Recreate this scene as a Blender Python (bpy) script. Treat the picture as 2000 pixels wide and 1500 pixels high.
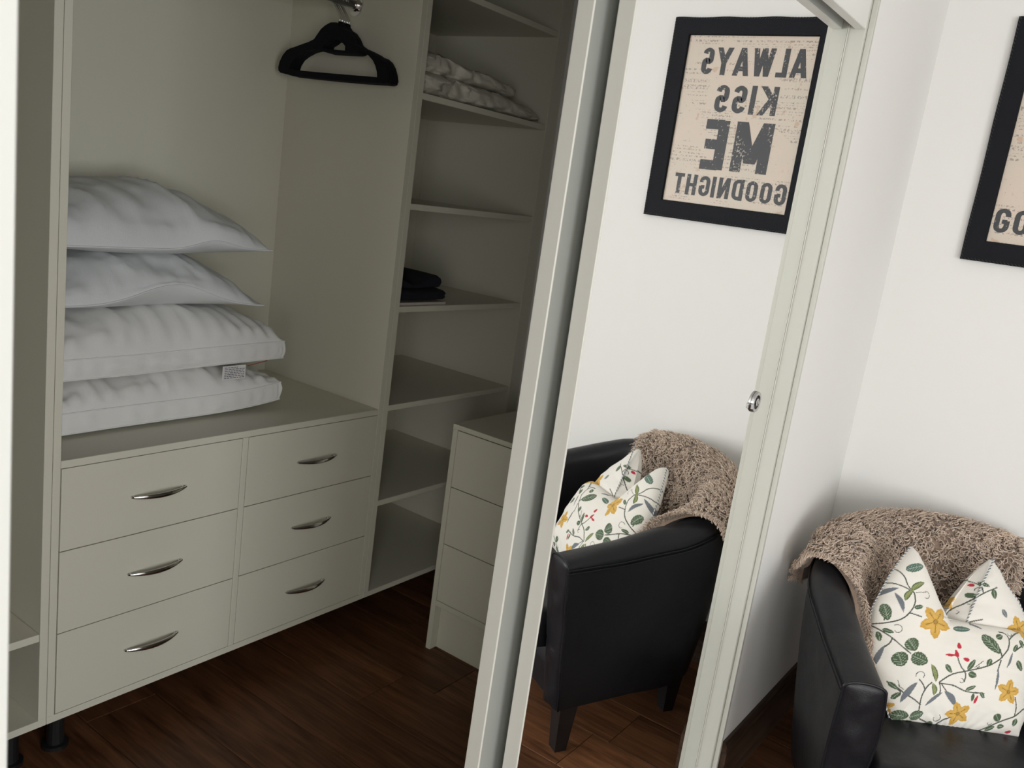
import bpy, math, random
import numpy as np
from mathutils import Vector, Matrix

random.seed(7)
RNG = np.random.default_rng(7)
S = bpy.context.scene
COL = S.collection
for o in list(bpy.data.objects):
    bpy.data.objects.remove(o)

# ------------------------------------------------------------------ camera, light, exposure
FPX = 1693.3
yaw, pit, rol = 0.60738599, -0.21320915, 0.13983245
fw = Vector((math.cos(pit)*math.cos(yaw), math.cos(pit)*math.sin(yaw), math.sin(pit)))
rt = fw.cross(Vector((0, 0, 1))).normalized(); up = rt.cross(fw)
r2 = rt*math.cos(rol)+up*math.sin(rol); u2 = up*math.cos(rol)-rt*math.sin(rol)
cam_d = bpy.data.cameras.new('camera'); cam = bpy.data.objects.new('camera', cam_d); COL.objects.link(cam)
cam.matrix_world = Matrix(((r2.x, u2.x, -fw.x, 0.0), (r2.y, u2.y, -fw.y, -0.64), (r2.z, u2.z, -fw.z, 1.43), (0, 0, 0, 1)))
cam_d.sensor_width = 36.0; cam_d.sensor_fit = 'HORIZONTAL'; cam_d.lens = FPX/2000*36.0
cam_d.clip_start = 0.02; cam_d.clip_end = 60
cam_d.dof.use_dof = True; cam_d.dof.focus_distance = 1.9; cam_d.dof.aperture_fstop = 9.0
S.camera = cam
S.view_settings.view_transform = 'Standard'; S.view_settings.look = 'None'
S.view_settings.gamma = 1.0; S.view_settings.use_curve_mapping = False
S.view_settings.exposure = -0.05

w = bpy.data.worlds.new('sky'); S.world = w; w.use_nodes = True
w.node_tree.nodes['Background'].inputs[0].default_value = (0.75, 0.86, 1.0, 1)
w.node_tree.nodes['Background'].inputs[1].default_value = 1.0

def area(name, loc, rot, sx, sy, power, col):
    l = bpy.data.lights.new(name, 'AREA'); l.shape = 'RECTANGLE'; l.size = sx; l.size_y = sy
    l.energy = power; l.color = col
    o = bpy.data.objects.new(name, l); COL.objects.link(o); o.location = loc; o.rotation_euler = rot
    return o
# daylight entering through the two windows of the room
area('window_light', (-1.88, -2.25, 1.22), (0, math.radians(-90), 0), 1.60, 1.50, 50, (1.0, 0.985, 0.95))
area('window_light', (-0.55, -3.37, 1.22), (math.radians(90), 0, 0), 1.55, 1.60, 71, (0.96, 0.98, 1.0))

# ------------------------------------------------------------------ materials
def nt(name):
    m = bpy.data.materials.new(name); m.use_nodes = True
    t = m.node_tree; return m, t, t.nodes, t.links, t.nodes['Principled BSDF']

def plain(name, col, rough=0.5, metal=0.0, bump=0.0, bscale=60, var=0.0, spec=0.5, sheen=0.0, coat=0.0, stretch=None):
    m, t, N, L, P = nt(name)
    P.inputs['Base Color'].default_value = (*col, 1); P.inputs['Roughness'].default_value = rough
    P.inputs['Metallic'].default_value = metal; P.inputs['Specular IOR Level'].default_value = spec
    P.inputs['Sheen Weight'].default_value = sheen; P.inputs['Coat Weight'].default_value = coat
    tc = N.new('ShaderNodeTexCoord'); mp = N.new('ShaderNodeMapping'); L.new(tc.outputs['Object'], mp.inputs[0])
    if stretch: mp.inputs['Scale'].default_value = stretch
    if bump:
        n = N.new('ShaderNodeTexNoise'); n.inputs['Scale'].default_value = bscale; n.inputs['Detail'].default_value = 4
        L.new(mp.outputs[0], n.inputs[0])
        b = N.new('ShaderNodeBump'); b.inputs['Strength'].default_value = bump; b.inputs['Distance'].default_value = 0.002
        L.new(n.outputs['Fac'], b.inputs['Height']); L.new(b.outputs[0], P.inputs['Normal'])
    if var:
        n = N.new('ShaderNodeTexNoise'); n.inputs['Scale'].default_value = 2.3; n.inputs['Detail'].default_value = 5
        L.new(mp.outputs[0], n.inputs[0])
        mx = N.new('ShaderNodeMix'); mx.data_type = 'RGBA'
        mx.inputs[6].default_value = (*[c*(1-var) for c in col], 1); mx.inputs[7].default_value = (*[min(1, c*(1+var)) for c in col], 1)
        L.new(n.outputs['Fac'], mx.inputs[0]); L.new(mx.outputs[2], P.inputs['Base Color'])
    return m

MELA = plain('white_melamine', (0.71, 0.69, 0.575), 0.45, bump=0.12, bscale=350, var=0.02)
WALL = plain('white_wall_paint', (0.83, 0.825, 0.80), 0.75, bump=0.10, bscale=120, var=0.012)
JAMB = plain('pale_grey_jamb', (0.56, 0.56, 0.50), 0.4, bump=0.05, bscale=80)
TRIM = plain('white_trim_paint', (0.80, 0.80, 0.76), 0.35, bump=0.05, bscale=80)
EDGE = plain('pale_grey_door_frame', (0.62, 0.61, 0.55), 0.38, bump=0.04, bscale=300)
PANELG = plain('grey_lacquer_door_panel', (0.33, 0.34, 0.31), 0.5, bump=0.04, bscale=200)  # one even grey for the rear door's front
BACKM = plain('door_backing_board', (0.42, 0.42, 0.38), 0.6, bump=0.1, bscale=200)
CHROME = plain('chrome', (0.78, 0.78, 0.77), 0.12, metal=1.0, bump=0.03, bscale=40)
STEEL = plain('brushed_steel', (0.45, 0.45, 0.45), 0.28, metal=1.0, bump=0.05, bscale=200)
MIRROR = plain('mirror_glass', (0.93, 0.94, 0.93), 0.0, metal=1.0)
VELVET = plain('black_velvet', (0.008, 0.008, 0.010), 0.95, bump=0.4, bscale=900, sheen=0.05, spec=0.1)
DARKPL = plain('black_plastic', (0.012, 0.012, 0.012), 0.4)
PILLOW_SYN = plain('pillow_nonwoven', (0.74, 0.755, 0.75), 0.85, bump=0.25, bscale=500, var=0.02)
PILLOW_COT = plain('pillow_cotton', (0.80, 0.79, 0.76), 0.62, bump=0.25, bscale=700, var=0.02, sheen=0.1)
LINEN = plain('folded_linen', (0.60, 0.57, 0.49), 0.85, bump=0.4, bscale=300, var=0.03)
NAVY = plain('navy_jersey', (0.006, 0.007, 0.014), 0.95, bump=0.5, bscale=500)
PAPER = plain('paper', (0.55, 0.50, 0.44), 0.6)
LEGM = plain('black_painted_leg', (0.012, 0.011, 0.012), 0.35, bump=0.1, bscale=90)
FRAMEL = plain('black_frame_leather', (0.008, 0.009, 0.012), 0.62, bump=0.5, bscale=260, spec=0.16)
THREAD = plain('black_thread', (0.03, 0.03, 0.032), 0.55)
GREYT = plain('grey_piping_thread', (0.20, 0.23, 0.26), 0.8)
WHITET = plain('white_piping_thread', (0.75, 0.74, 0.70), 0.8)

def leather():
    m, t, N, L, P = nt('black_leather')
    P.inputs['Base Color'].default_value = (0.008, 0.0085, 0.011, 1)
    P.inputs['Specular IOR Level'].default_value = 0.34
    tc = N.new('ShaderNodeTexCoord')
    v = N.new('ShaderNodeTexVoronoi'); v.inputs['Scale'].default_value = 420; L.new(tc.outputs['Object'], v.inputs[0])
    n = N.new('ShaderNodeTexNoise'); n.inputs['Scale'].default_value = 14; n.inputs['Detail'].default_value = 5; L.new(tc.outputs['Object'], n.inputs[0])
    r = N.new('ShaderNodeMapRange'); r.inputs['To Min'].default_value = 0.30; r.inputs['To Max'].default_value = 0.5
    L.new(n.outputs['Fac'], r.inputs['Value']); L.new(r.outputs[0], P.inputs['Roughness'])
    b = N.new('ShaderNodeBump'); b.inputs['Strength'].default_value = 0.22; b.inputs['Distance'].default_value = 0.0006
    L.new(v.outputs['Distance'], b.inputs['Height'])
    b2 = N.new('ShaderNodeBump'); b2.inputs['Strength'].default_value = 0.35; b2.inputs['Distance'].default_value = 0.006
    L.new(n.outputs['Fac'], b2.inputs['Height']); L.new(b.outputs[0], b2.inputs['Normal']); L.new(b2.outputs[0], P.inputs['Normal'])
    return m
LEATHER = leather()

def wood(name, c1, c2, rough, axis='Y', scale=1.0):
    m, t, N, L, P = nt(name)
    tc = N.new('ShaderNodeTexCoord'); oi = N.new('ShaderNodeObjectInfo')
    add = N.new('ShaderNodeVectorMath'); add.operation = 'ADD'
    mul = N.new('ShaderNodeVectorMath'); mul.operation = 'SCALE'; mul.inputs['Scale'].default_value = 37.0
    cmb = N.new('ShaderNodeCombineXYZ')
    for k in range(3): L.new(oi.outputs['Random'], cmb.inputs[k])
    L.new(cmb.outputs[0], mul.inputs[0]); L.new(tc.outputs['Object'], add.inputs[0]); L.new(mul.outputs[0], add.inputs[1])
    mp = N.new('ShaderNodeMapping'); L.new(add.outputs[0], mp.inputs[0])
    mp.inputs['Scale'].default_value = (14*scale, 1.1*scale, 14*scale) if axis == 'Y' else (1.1*scale, 14*scale, 14*scale)
    n = N.new('ShaderNodeTexNoise'); n.inputs['Scale'].default_value = 1.6; n.inputs['Detail'].default_value = 8; n.inputs['Distortion'].default_value = 0.9
    L.new(mp.outputs[0], n.inputs[0])
    wv = N.new('ShaderNodeTexNoise'); wv.inputs['Scale'].default_value = 9; wv.inputs['Detail'].default_value = 6; L.new(mp.outputs[0], wv.inputs[0])
    mixf = N.new('ShaderNodeMath'); mixf.operation = 'MULTIPLY_ADD'; mixf.inputs[1].default_value = 0.45
    L.new(wv.outputs['Fac'], mixf.inputs[0]); 
    sc = N.new('ShaderNodeMath'); sc.operation = 'MULTIPLY'; sc.inputs[1].default_value = 0.6
    L.new(n.outputs['Fac'], sc.inputs[0]); L.new(sc.outputs[0], mixf.inputs[2])
    cr = N.new('ShaderNodeValToRGB'); cr.color_ramp.elements[0].position = 0.36; cr.color_ramp.elements[1].position = 0.68
    cr.color_ramp.elements[0].color = (*c1, 1); cr.color_ramp.elements[1].color = (*c2, 1)
    L.new(mixf.outputs[0], cr.inputs[0])
    hv = N.new('ShaderNodeHueSaturation'); mr = N.new('ShaderNodeMapRange'); mr.inputs['To Min'].default_value = 0.75; mr.inputs['To Max'].default_value = 1.2
    L.new(oi.outputs['Random'], mr.inputs['Value']); L.new(mr.outputs[0], hv.inputs['Value']); L.new(cr.outputs[0], hv.inputs['Color'])
    L.new(hv.outputs[0], P.inputs['Base Color'])
    P.inputs['Roughness'].default_value = rough; P.inputs['Specular IOR Level'].default_value = 0.22
    b = N.new('ShaderNodeBump'); b.inputs['Strength'].default_value = 0.25; b.inputs['Distance'].default_value = 0.001
    L.new(wv.outputs['Fac'], b.inputs['Height']); L.new(b.outputs[0], P.inputs['Normal'])
    return m
OAK = wood('brown_oak_plank', (0.062, 0.025, 0.011), (0.195, 0.083, 0.037), 0.42)
SKIRT = wood('dark_wood_skirting', (0.030, 0.018, 0.012), (0.085, 0.052, 0.035), 0.4, 'X')
SKIRTY = wood('dark_wood_skirting_side', (0.030, 0.018, 0.012), (0.085, 0.052, 0.035), 0.4, 'Y')
SUB = plain('floor_underlay', (0.02, 0.014, 0.01), 0.9)

def vcol(name, rough=0.8, bump=0.3, bscale=900, sheen=0.1):
    m, t, N, L, P = nt(name)
    a = N.new('ShaderNodeVertexColor'); a.layer_name = 'Col'
    L.new(a.outputs['Color'], P.inputs['Base Color']); P.inputs['Roughness'].default_value = rough
    P.inputs['Sheen Weight'].default_value = sheen
    tc = N.new('ShaderNodeTexCoord'); n = N.new('ShaderNodeTexNoise'); n.inputs['Scale'].default_value = bscale; L.new(tc.outputs['Object'], n.inputs[0])
    b = N.new('ShaderNodeBump'); b.inputs['Strength'].default_value = bump; b.inputs['Distance'].default_value = 0.0006
    L.new(n.outputs['Fac'], b.inputs['Height']); L.new(b.outputs[0], P.inputs['Normal'])
    return m
CUSHM = vcol('botanical_print_cotton')
WOOLM = vcol('sheepskin_wool', 0.95, 0.0, 100, 0.35)
HIDE = plain('sheepskin_base', (0.28, 0.20, 0.15), 0.95, bump=1.0, bscale=160, sheen=0.3)

def poster_mat():
    m, t, N, L, P = nt('aged_newsprint')
    tc = N.new('ShaderNodeTexCoord')
    def noise(scale, det, sc=(1, 1, 1), dist=0):
        mp = N.new('ShaderNodeMapping'); mp.inputs['Scale'].default_value = sc; L.new(tc.outputs['Object'], mp.inputs[0])
        n = N.new('ShaderNodeTexNoise'); n.inputs['Scale'].default_value = scale; n.inputs['Detail'].default_value = det; n.inputs['Distortion'].default_value = dist
        L.new(mp.outputs[0], n.inputs[0]); return n.outputs['Fac']
    def ramp(f, a, b, ca, cb):
        r = N.new('ShaderNodeValToRGB'); r.color_ramp.elements[0].position = a; r.color_ramp.elements[1].position = b
        r.color_ramp.elements[0].color = ca; r.color_ramp.elements[1].color = cb; L.new(f, r.inputs[0]); return r.outputs[0]
    def mix(fac, a, b):
        x = N.new('ShaderNodeMix'); x.data_type = 'RGBA'; L.new(fac, x.inputs[0])
        if isinstance(a, tuple): x.inputs[6].default_value = a
        else: L.new(a, x.inputs[6])
        if isinstance(b, tuple): x.inputs[7].default_value = b
        else: L.new(b, x.inputs[7])
        return x.outputs[2]
    def mulv(a, b):
        x = N.new('ShaderNodeMath'); x.operation = 'MULTIPLY'; L.new(a, x.inputs[0])
        if isinstance(b, float): x.inputs[1].default_value = b
        else: L.new(b, x.inputs[1])
        return x.outputs[0]
    W, K = (1, 1, 1, 1), (0, 0, 0, 1)
    base = mix(noise(9, 3), (0.70, 0.56, 0.47, 1), (0.60, 0.56, 0.47, 1))
    base = mix(ramp(noise(26, 2), 0.66, 0.70, K, (0.55, 0.55, 0.55, 1)), base, (0.52, 0.32, 0.20, 1))
    # faint illegible print lines
    lines = ramp(noise(1.0, 0, (1, 1, 150)), 0.52, 0.56, K, W)
    words = ramp(noise(1.0, 3, (1, 170, 150)), 0.50, 0.56, K, W)
    blocks = ramp(noise(1.0, 0, (1, 9, 13)), 0.47, 0.50, K, W)
    f = mulv(mulv(lines, words), blocks)
    base = mix(mulv(f, 0.85), base, (0.30, 0.25, 0.22, 1))
    speck = ramp(noise(220, 2), 0.69, 0.72, K, (0.7, 0.7, 0.7, 1))
    base = mix(speck, base, (0.34, 0.27, 0.23, 1))
    # sheet colour and finish
    L.new(base, P.inputs['Base Color']); P.inputs['Roughness'].default_value = 0.45
    return m
PRINT = poster_mat()
def ink_mat():
    m, t, N, L, P = nt('worn_black_ink')
    tc = N.new('ShaderNodeTexCoord')
    n = N.new('ShaderNodeTexNoise'); n.inputs['Scale'].default_value = 150; n.inputs['Detail'].default_value = 4; L.new(tc.outputs['Object'], n.inputs[0])
    n2 = N.new('ShaderNodeTexNoise'); n2.inputs['Scale'].default_value = 16; L.new(tc.outputs['Object'], n2.inputs[0])
    a = N.new('ShaderNodeMath'); a.operation = 'MULTIPLY_ADD'; a.inputs[1].default_value = 0.45; L.new(n2.outputs['Fac'], a.inputs[0]); L.new(n.outputs['Fac'], a.inputs[2])
    r = N.new('ShaderNodeValToRGB'); r.color_ramp.elements[0].position = 0.86; r.color_ramp.elements[1].position = 0.91
    r.color_ramp.elements[0].color = (0.045, 0.047, 0.052, 1); r.color_ramp.elements[1].color = (0.45, 0.40, 0.35, 1)
    L.new(a.outputs[0], r.inputs[0]); L.new(r.outputs[0], P.inputs['Base Color']); P.inputs['Roughness'].default_value = 0.5
    return m
INK = ink_mat()

# ------------------------------------------------------------------ mesh helpers
class MB:
    def __init__(s): s.v = []; s.f = []; s.n = 0
    def add(s, v, f):
        s.v.append(np.asarray(v, float).reshape(-1, 3)); k = s.n
        s.f += [tuple(i+k for i in q) for q in f]; s.n += len(s.v[-1]); return s
    def box(s, x0, x1, y0, y1, z0, z1, c=0.0008):
        x0, x1 = sorted((x0, x1)); y0, y1 = sorted((y0, y1)); z0, z1 = sorted((z0, z1))
        c = min(c, (x1-x0)*.3, (y1-y0)*.3, (z1-z0)*.3)
        X, Y, Z = (x0, x1), (y0, y1), (z0, z1); v = []; idx = {}
        for i in (0, 1):
            for j in (0, 1):
                for k in (0, 1):
                    sx, sy, sz = (1-2*i)*c, (1-2*j)*c, (1-2*k)*c
                    for a in range(3):
                        p = [X[i]+sx, Y[j]+sy, Z[k]+sz]; p[a] = (X[i], Y[j], Z[k])[a]
                        idx[(i, j, k, a)] = len(v); v.append(p)
        f = []
        for a in range(3):
            b, d = [q for q in range(3) if q != a]
            for e in (0, 1):
                loop = []
                for (pb, pd) in ((0, 0), (1, 0), (1, 1), (0, 1)):
                    t = [0, 0, 0]; t[a] = e; t[b] = pb; t[d] = pd; loop.append(idx[(*t, a)])
                f.append(loop)
        for a in range(3):
            b, d = [q for q in range(3) if q != a]
            for pb in (0, 1):
                for pd in (0, 1):
                    t0 = [0, 0, 0]; t0[b] = pb; t0[d] = pd; t1 = list(t0); t1[a] = 1
                    f.append([idx[(*t0, b)], idx[(*t1, b)], idx[(*t1, d)], idx[(*t0, d)]])
        for i in (0, 1):
            for j in (0, 1):
                for k in (0, 1): f.append([idx[(i, j, k, 0)], idx[(i, j, k, 1)], idx[(i, j, k, 2)]])
        # orient outwards
        V = np.array(v); cen = V.mean(0); out = []
        for q in f:
            P = V[q]; nrm = np.cross(P[1]-P[0], P[2]-P[0])
            out.append(q if nrm @ (P.mean(0)-cen) > 0 else q[::-1])
        return s.add(v, out)
    def tube(s, pts, r, seg=10, caps=True, closed=False):
        pts = np.asarray(pts, float); n = len(pts); r = np.broadcast_to(r, (n,)).astype(float)
        T = np.roll(pts, -1, 0)-np.roll(pts, 1, 0) if closed else np.gradient(pts, axis=0)
        T /= np.linalg.norm(T, axis=1)[:, None]+1e-12
        ref = np.array([0, 0, 1.0]) if abs(T[0][2]) < .9 else np.array([1.0, 0, 0])
        v = []; a0 = np.cross(T[0], ref); a0 /= np.linalg.norm(a0)
        for i in range(n):
            a0 = a0-T[i]*(a0 @ T[i]); a0 /= np.linalg.norm(a0); b0 = np.cross(T[i], a0)
            for k in range(seg):
                t = 2*math.pi*k/seg; v.append(pts[i]+r[i]*(a0*math.cos(t)+b0*math.sin(t)))
        f = []
        for i in range(n if closed else n-1):
            j = (i+1) % n
            for k in range(seg):
                k2 = (k+1) % seg; f.append((i*seg+k, i*seg+k2, j*seg+k2, j*seg+k))
        if caps and not closed:
            f.append(tuple(range(seg))[::-1]); f.append(tuple((n-1)*seg+k for k in range(seg)))
        return s.add(v, f)
    def grid(s, P, closed_u=False, closed_v=False):
        P = np.asarray(P); nu, nv = P.shape[:2]; f = []
        for i in range(nu if closed_u else nu-1):
            for j in range(nv if closed_v else nv-1):
                i2, j2 = (i+1) % nu, (j+1) % nv
                f.append((i*nv+j, i*nv+j2, i2*nv+j2, i2*nv+j))
        return s.add(P.reshape(-1, 3), f)
    def V(s): return np.concatenate(s.v) if s.v else np.zeros((0, 3))

ORG = {}
def link(name, me, parent=None):
    o = bpy.data.objects.new(name, me); COL.objects.link(o)
    if parent is not None: o.parent = parent
    return o
def obj(name, mb, mat, parent=None, smooth=False, label=None, origin=None, colors=None):
    V = mb.V(); org = np.zeros(3)
    if parent is not None: org = ORG[parent.name]
    if origin is not None and parent is None: org = np.array(origin, float)
    me = bpy.data.meshes.new(name); me.from_pydata((V-org).tolist(), [], mb.f); me.materials.append(mat)
    if smooth:
        me.polygons.foreach_set('use_smooth', [True]*len(me.polygons))
    if colors is not None:
        a = me.color_attributes.new('Col', 'FLOAT_COLOR', 'POINT')
        c = np.ones((len(V), 4), 'f'); c[:, :3] = colors; a.data.foreach_set('color', c.ravel())
    me.update()
    o = link(name, me, parent)
    if parent is None: o.location = org.tolist()
    ORG[o.name] = org
    if label: o['label'] = label
    return o
def thing(name, label, cat, loc=(0, 0, 0), group=None):
    o = bpy.data.objects.new(name, None); COL.objects.link(o); o.location = loc; ORG[o.name] = np.array(loc, float)
    o.empty_display_size = 0.1
    return tag(o, label, cat, group)
def tag(o, label, cat, group=None):
    o['label'] = label; o['category'] = cat
    if group: o['group'] = group
    return o
def struct(name, mb, mat, parent=None, label=None):
    o = obj(name, mb, mat, parent); o['kind'] = 'structure'
    if label: o['label'] = label
    return o
def B(*a, **k): return MB().box(*a, **k)
def vnoise(x, y, seed=0, oct=3):
    """smooth value noise, vectorised"""
    out = np.zeros(np.broadcast(x, y).shape); amp = 1.0; tot = 0
    for o_ in range(oct):
        xs, ys = x*2**o_+17.3*o_+seed*5.1, y*2**o_+9.7*o_+seed*3.3
        xi, yi = np.floor(xs).astype(int), np.floor(ys).astype(int); fx, fy = xs-xi, ys-yi
        fx = fx*fx*(3-2*fx); fy = fy*fy*(3-2*fy)
        def h(a, b):
            n = (a*374761393+b*668265263+seed*1442695) & 0x7fffffff
            n = ((n ^ (n >> 13))*1274126177) & 0x7fffffff
            return (n & 0xffff)/65535.0*2-1
        out += amp*((h(xi, yi)*(1-fx)+h(xi+1, yi)*fx)*(1-fy)+(h(xi, yi+1)*(1-fx)+h(xi+1, yi+1)*fx)*fy)
        tot += amp; amp *= .5
    return out/tot

# ------------------------------------------------------------------ setting
XR, YB = 2.617, 1.72       # end wall, closet back wall
XL, YN, ZC = -1.9, -3.4, 2.40
struct('ceiling', B(XL-.1, XR+.1, YN-.1, YB+.1, ZC, ZC+.1), WALL)
struct('wall_right', B(XR, XR+.1, YN-.1, YB+.1, -.02, ZC), WALL, label='white end wall carrying the framed print')
struct('wall_closet_back', B(0.0, XR, YB, YB+.1, -.02, ZC), WALL)
struct('wall_closet_left', B(0.0, 0.10, 0.10, YB, -.02, ZC), WALL)
m = MB(); m.box(XL, 0.2495, -.045, .10, -.02, ZC); m.box(2.013, XR, -.045, .10, -.02, ZC); m.box(0.2495, 2.013, -.045, .10, 1.99, ZC)
struct('wall_front', m, WALL, label='white wall around the closet opening')
# outer walls with window openings
m = MB(); z0, z1 = 0.38, 2.08
for a in ((YN, -3.03, -.02, ZC), (-1.47, .10, -.02, ZC), (-3.03, -1.47, -.02, z0), (-3.03, -1.47, z1, ZC)): m.box(XL-.1, XL, a[0], a[1], a[2], a[3])
struct('wall_left', m, WALL)
m = MB()
for a in ((XL, -1.41, -.02, ZC), (.31, XR, -.02, ZC), (-1.41, .31, -.02, z0), (-1.41, .31, z1, ZC)): m.box(a[0], a[1], YN-.1, YN, a[2], a[3])
struct('wall_back', m, WALL)
GLASS = plain('window_glass', (1, 1, 1), 0.0); GLASS.node_tree.nodes['Principled BSDF'].inputs['Transmission Weight'].default_value = 1.0
m = MB(); f_ = .05
for a in ((-3.03, -2.98, z0, z1), (-1.52, -1.47, z0, z1), (-2.98, -1.52, z0, z0+f_), (-2.98, -1.52, z1-f_, z1), (-2.275, -2.225, z0+f_, z1-f_)): m.box(XL-.07, XL-.02, a[0], a[1], a[2], a[3])
wf = struct('window_1', m, TRIM); pn = obj('window_pane', B(XL-.05, XL-.045, -2.98, -1.52, z0+f_, z1-f_), GLASS, wf)
m = MB()
for a in ((-1.41, -1.36, z0, z1), (.26, .31, z0, z1), (-1.36, .26, z0, z0+f_), (-1.36, .26, z1-f_, z1), (-.575, -.525, z0+f_, z1-f_)): m.box(a[0], a[1], YN-.07, YN-.02, a[2], a[3])
wf = struct('window_2', m, TRIM); pn = obj('window_pane', B(-1.36, .26, YN-.05, YN-.045, z0+f_, z1-f_), GLASS, wf)

fl = struct('floor', B(XL-.1, XR+.1, YN-.1, YB+.1, -.10, -.020), SUB)
PW, GAP = 0.19, 0.0016
meshes = {}
cx = 1.61-PW*19
kcol = 0
while cx < XR-.01:
    xa, xb = max(cx, XL), min(cx+PW, XR)
    if xb-xa > .02:
        if abs(cx-1.61) < .01: brk = [YN, -2.35, -1.15, .0, .85, YB]
        elif abs(cx-1.80) < .01: brk = [YN, -2.9, -1.6, -.30, .73, YB]
        elif abs(cx-1.99) < .01: brk = [YN, -2.2, -.95, -.25, 1.05, YB]
        else:
            brk = [YN]; y = YN+random.uniform(.5, 1.4)
            while y < YB-.35: brk.append(y); y += random.uniform(.9, 1.5)
            brk.append(YB)
        for a, b in zip(brk[:-1], brk[1:]):
            L_ = round(b-a, 3); W_ = round(xb-xa, 3)
            if (W_, L_) not in meshes:
                mb = B(GAP/2, W_-GAP/2, GAP/2, L_-GAP/2, -.0195, 0, c=.0012)
                me = bpy.data.meshes.new('plank'); me.from_pydata(mb.V().tolist(), [], mb.f); me.materials.append(OAK); meshes[(W_, L_)] = me
            o = link('plank', meshes[(W_, L_)], fl); o.location = (xa, a, random.uniform(-.0003, 0))
    cx += PW; kcol += 1

def skirting(name, prof_axis, a0, a1, wallc, sgn, mat):
    m = MB(); h, th = .147, .016
    prof = [(0, 0), (th, 0), (th, h-.028), (th-.003, h-.022), (th-.003, h-.010), (th-.008, h), (0, h)]
    P = []
    for a in (a0, a1):
        P.append([((a, wallc+sgn*p, z) if prof_axis == 'x' else (wallc+sgn*p, a, z)) for p, z in prof])
    m.grid(P, closed_v=True); n = len(prof)
    m.f.append(tuple(range(n))); m.f.append(tuple(range(n, 2*n))[::-1])
    return struct(name, m, mat)
skirting('baseboard_front', 'x', 2.016, XR-.017, -.0455, -1, SKIRT)
skirting('baseboard_right', 'y', YN, -.0465, XR-.0005, -1, SKIRTY)
skirting('baseboard_left', 'y', YN, -.0465, XL+.0005, 1, SKIRTY)

# opening frame: fascia, jambs, tracks
m = MB(); m.box(0.2715, 1.990, -.035, -.012, 1.872, 1.985, c=.0015)
struct('trim_1', m, TRIM, label='white pelmet hiding the top door track')
m = MB(); m.box(1.9915, 2.0115, -.035, .099, .0, 1.985, c=.0015); m.box(2.0015, 2.0125, -.0475, -.0355, 0, 1.985, c=.001)
struct('trim_2', m, JAMB, label='white jamb on the right of the closet opening')
m = MB(); m.box(0.250, 0.2710, -.047, .099, .0, 1.985, c=.0015)
struct('trim_3', m, plain('off_white_jamb', (0.66, 0.67, 0.63), 0.5), label='bright white jamb on the left of the closet opening')
m = MB(); m.box(.293, 1.990, -.010, .099, 1.955, 1.985); m.box(.293, 1.990, -.0095, -.008, 1.93, 1.956, c=.0003)
struct('trim_4', m, TRIM, label='top door track behind the pelmet')
m = MB(); m.box(.293, 1.990, -.006, .088, .0005, .006); m.box(.293, 1.990, .009, .013, .006, .012); m.box(.293, 1.990, .060, .064, .006, .012)
struct('trim_5', m, STEEL, label='metal floor track of the sliding doors')

# ------------------------------------------------------------------ sliding mirror doors
def sliding_door(name, label, x0, x1, y0, tilt=0.0, lockp=False):
    z0, z1 = .018, 1.935; d = thing(name, label, 'door', (x0, y0+.013, z0)); d['kind'] = 'structure'
    zc = (z0+z1)/2
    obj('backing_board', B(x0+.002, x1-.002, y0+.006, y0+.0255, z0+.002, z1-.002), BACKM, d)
    obj('mirror_panel' if name == 'door_1' else 'front_panel', B(x0+.0025, x1-.0025, y0+.0015, y0+.0055, z0+.003, z1-.003, c=.0003), MIRROR if name == 'door_1' else PANELG, d)
    for xa, xb, lab in ((x0-.0008, x0+.0012, 'slim pale edge profile on the left side'), (x1-.0012, x1+.0008, None)):
        m = MB(); m.box(xa, xb, y0-.0006, y0+.0262, z0, z1, c=.0007)
        lip = (xb, xb+.0022) if xa < x0 else (xa-.0022, xa)
        m.box(*lip, y0-.0006, y0+.0012, z0, z1, c=.0004)
        obj('edge_profile', m, EDGE, d, label=lab)
    for za, zb in ((z0-.001, z0+.002), (z1-.002, z1+.001)):
        obj('rail_profile', B(x0, x1, y0-.0004, y0+.026, za, zb), EDGE, d)
    if tilt: d.rotation_euler = (0, tilt, 0)
    return d
dA = sliding_door('door_1', 'front sliding mirror door reflecting the armchair and framed print', 1.0858, 1.9895, 0.0)
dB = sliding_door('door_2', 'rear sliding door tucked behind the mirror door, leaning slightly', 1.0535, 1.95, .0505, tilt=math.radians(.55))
dB.location.x -= .0085; dB.location.z += .010
# round chrome lock on the mirror door
m = MB(); lc = np.array([1.875, 0, 1.055])
def ring(y, r, n=32): return [(lc[0]+r*math.cos(2*math.pi*k/n), y, lc[2]+r*math.sin(2*math.pi*k/n)) for k in range(n)]
m.grid([ring(.001, .024), ring(-.0035, .024), ring(-.005, .0225), ring(-.005, .0165), ring(-.0045, .0160), ring(-.001, .0158)], closed_v=True)
lk = obj('door_lock', m, plain('satin_chrome', (0.55, 0.55, 0.56), 0.30, metal=1.0), dA, smooth=False, label='round chrome lock near the right edge')
m = MB(); m.grid([ring(-.0012, .0157), ring(-.0013, .0002)], closed_v=True); obj('lock_recess', m, DARKPL, lk, label='dark recess around the cylinder')
m = MB(); m.grid([ring(-.0014, .0085, 20), ring(-.0055, .0085, 20), ring(-.0062, .0075, 20), ring(-.0062, .0003, 20)], closed_v=True)
obj('lock_cylinder', m, CHROME, lk)
m = MB(); m.box(lc[0]-.0009, lc[0]+.0009, -.0068, -.0060, lc[2]-.006, lc[2]+.006); obj('keyhole', m, DARKPL, lk)
m = MB(); m.box(lc[0]-.0255, lc[0]-.0215, -.0065, -.001, lc[2]-.014, lc[2]-.002); obj('thumb_catch', m, STEEL, lk)

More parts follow.
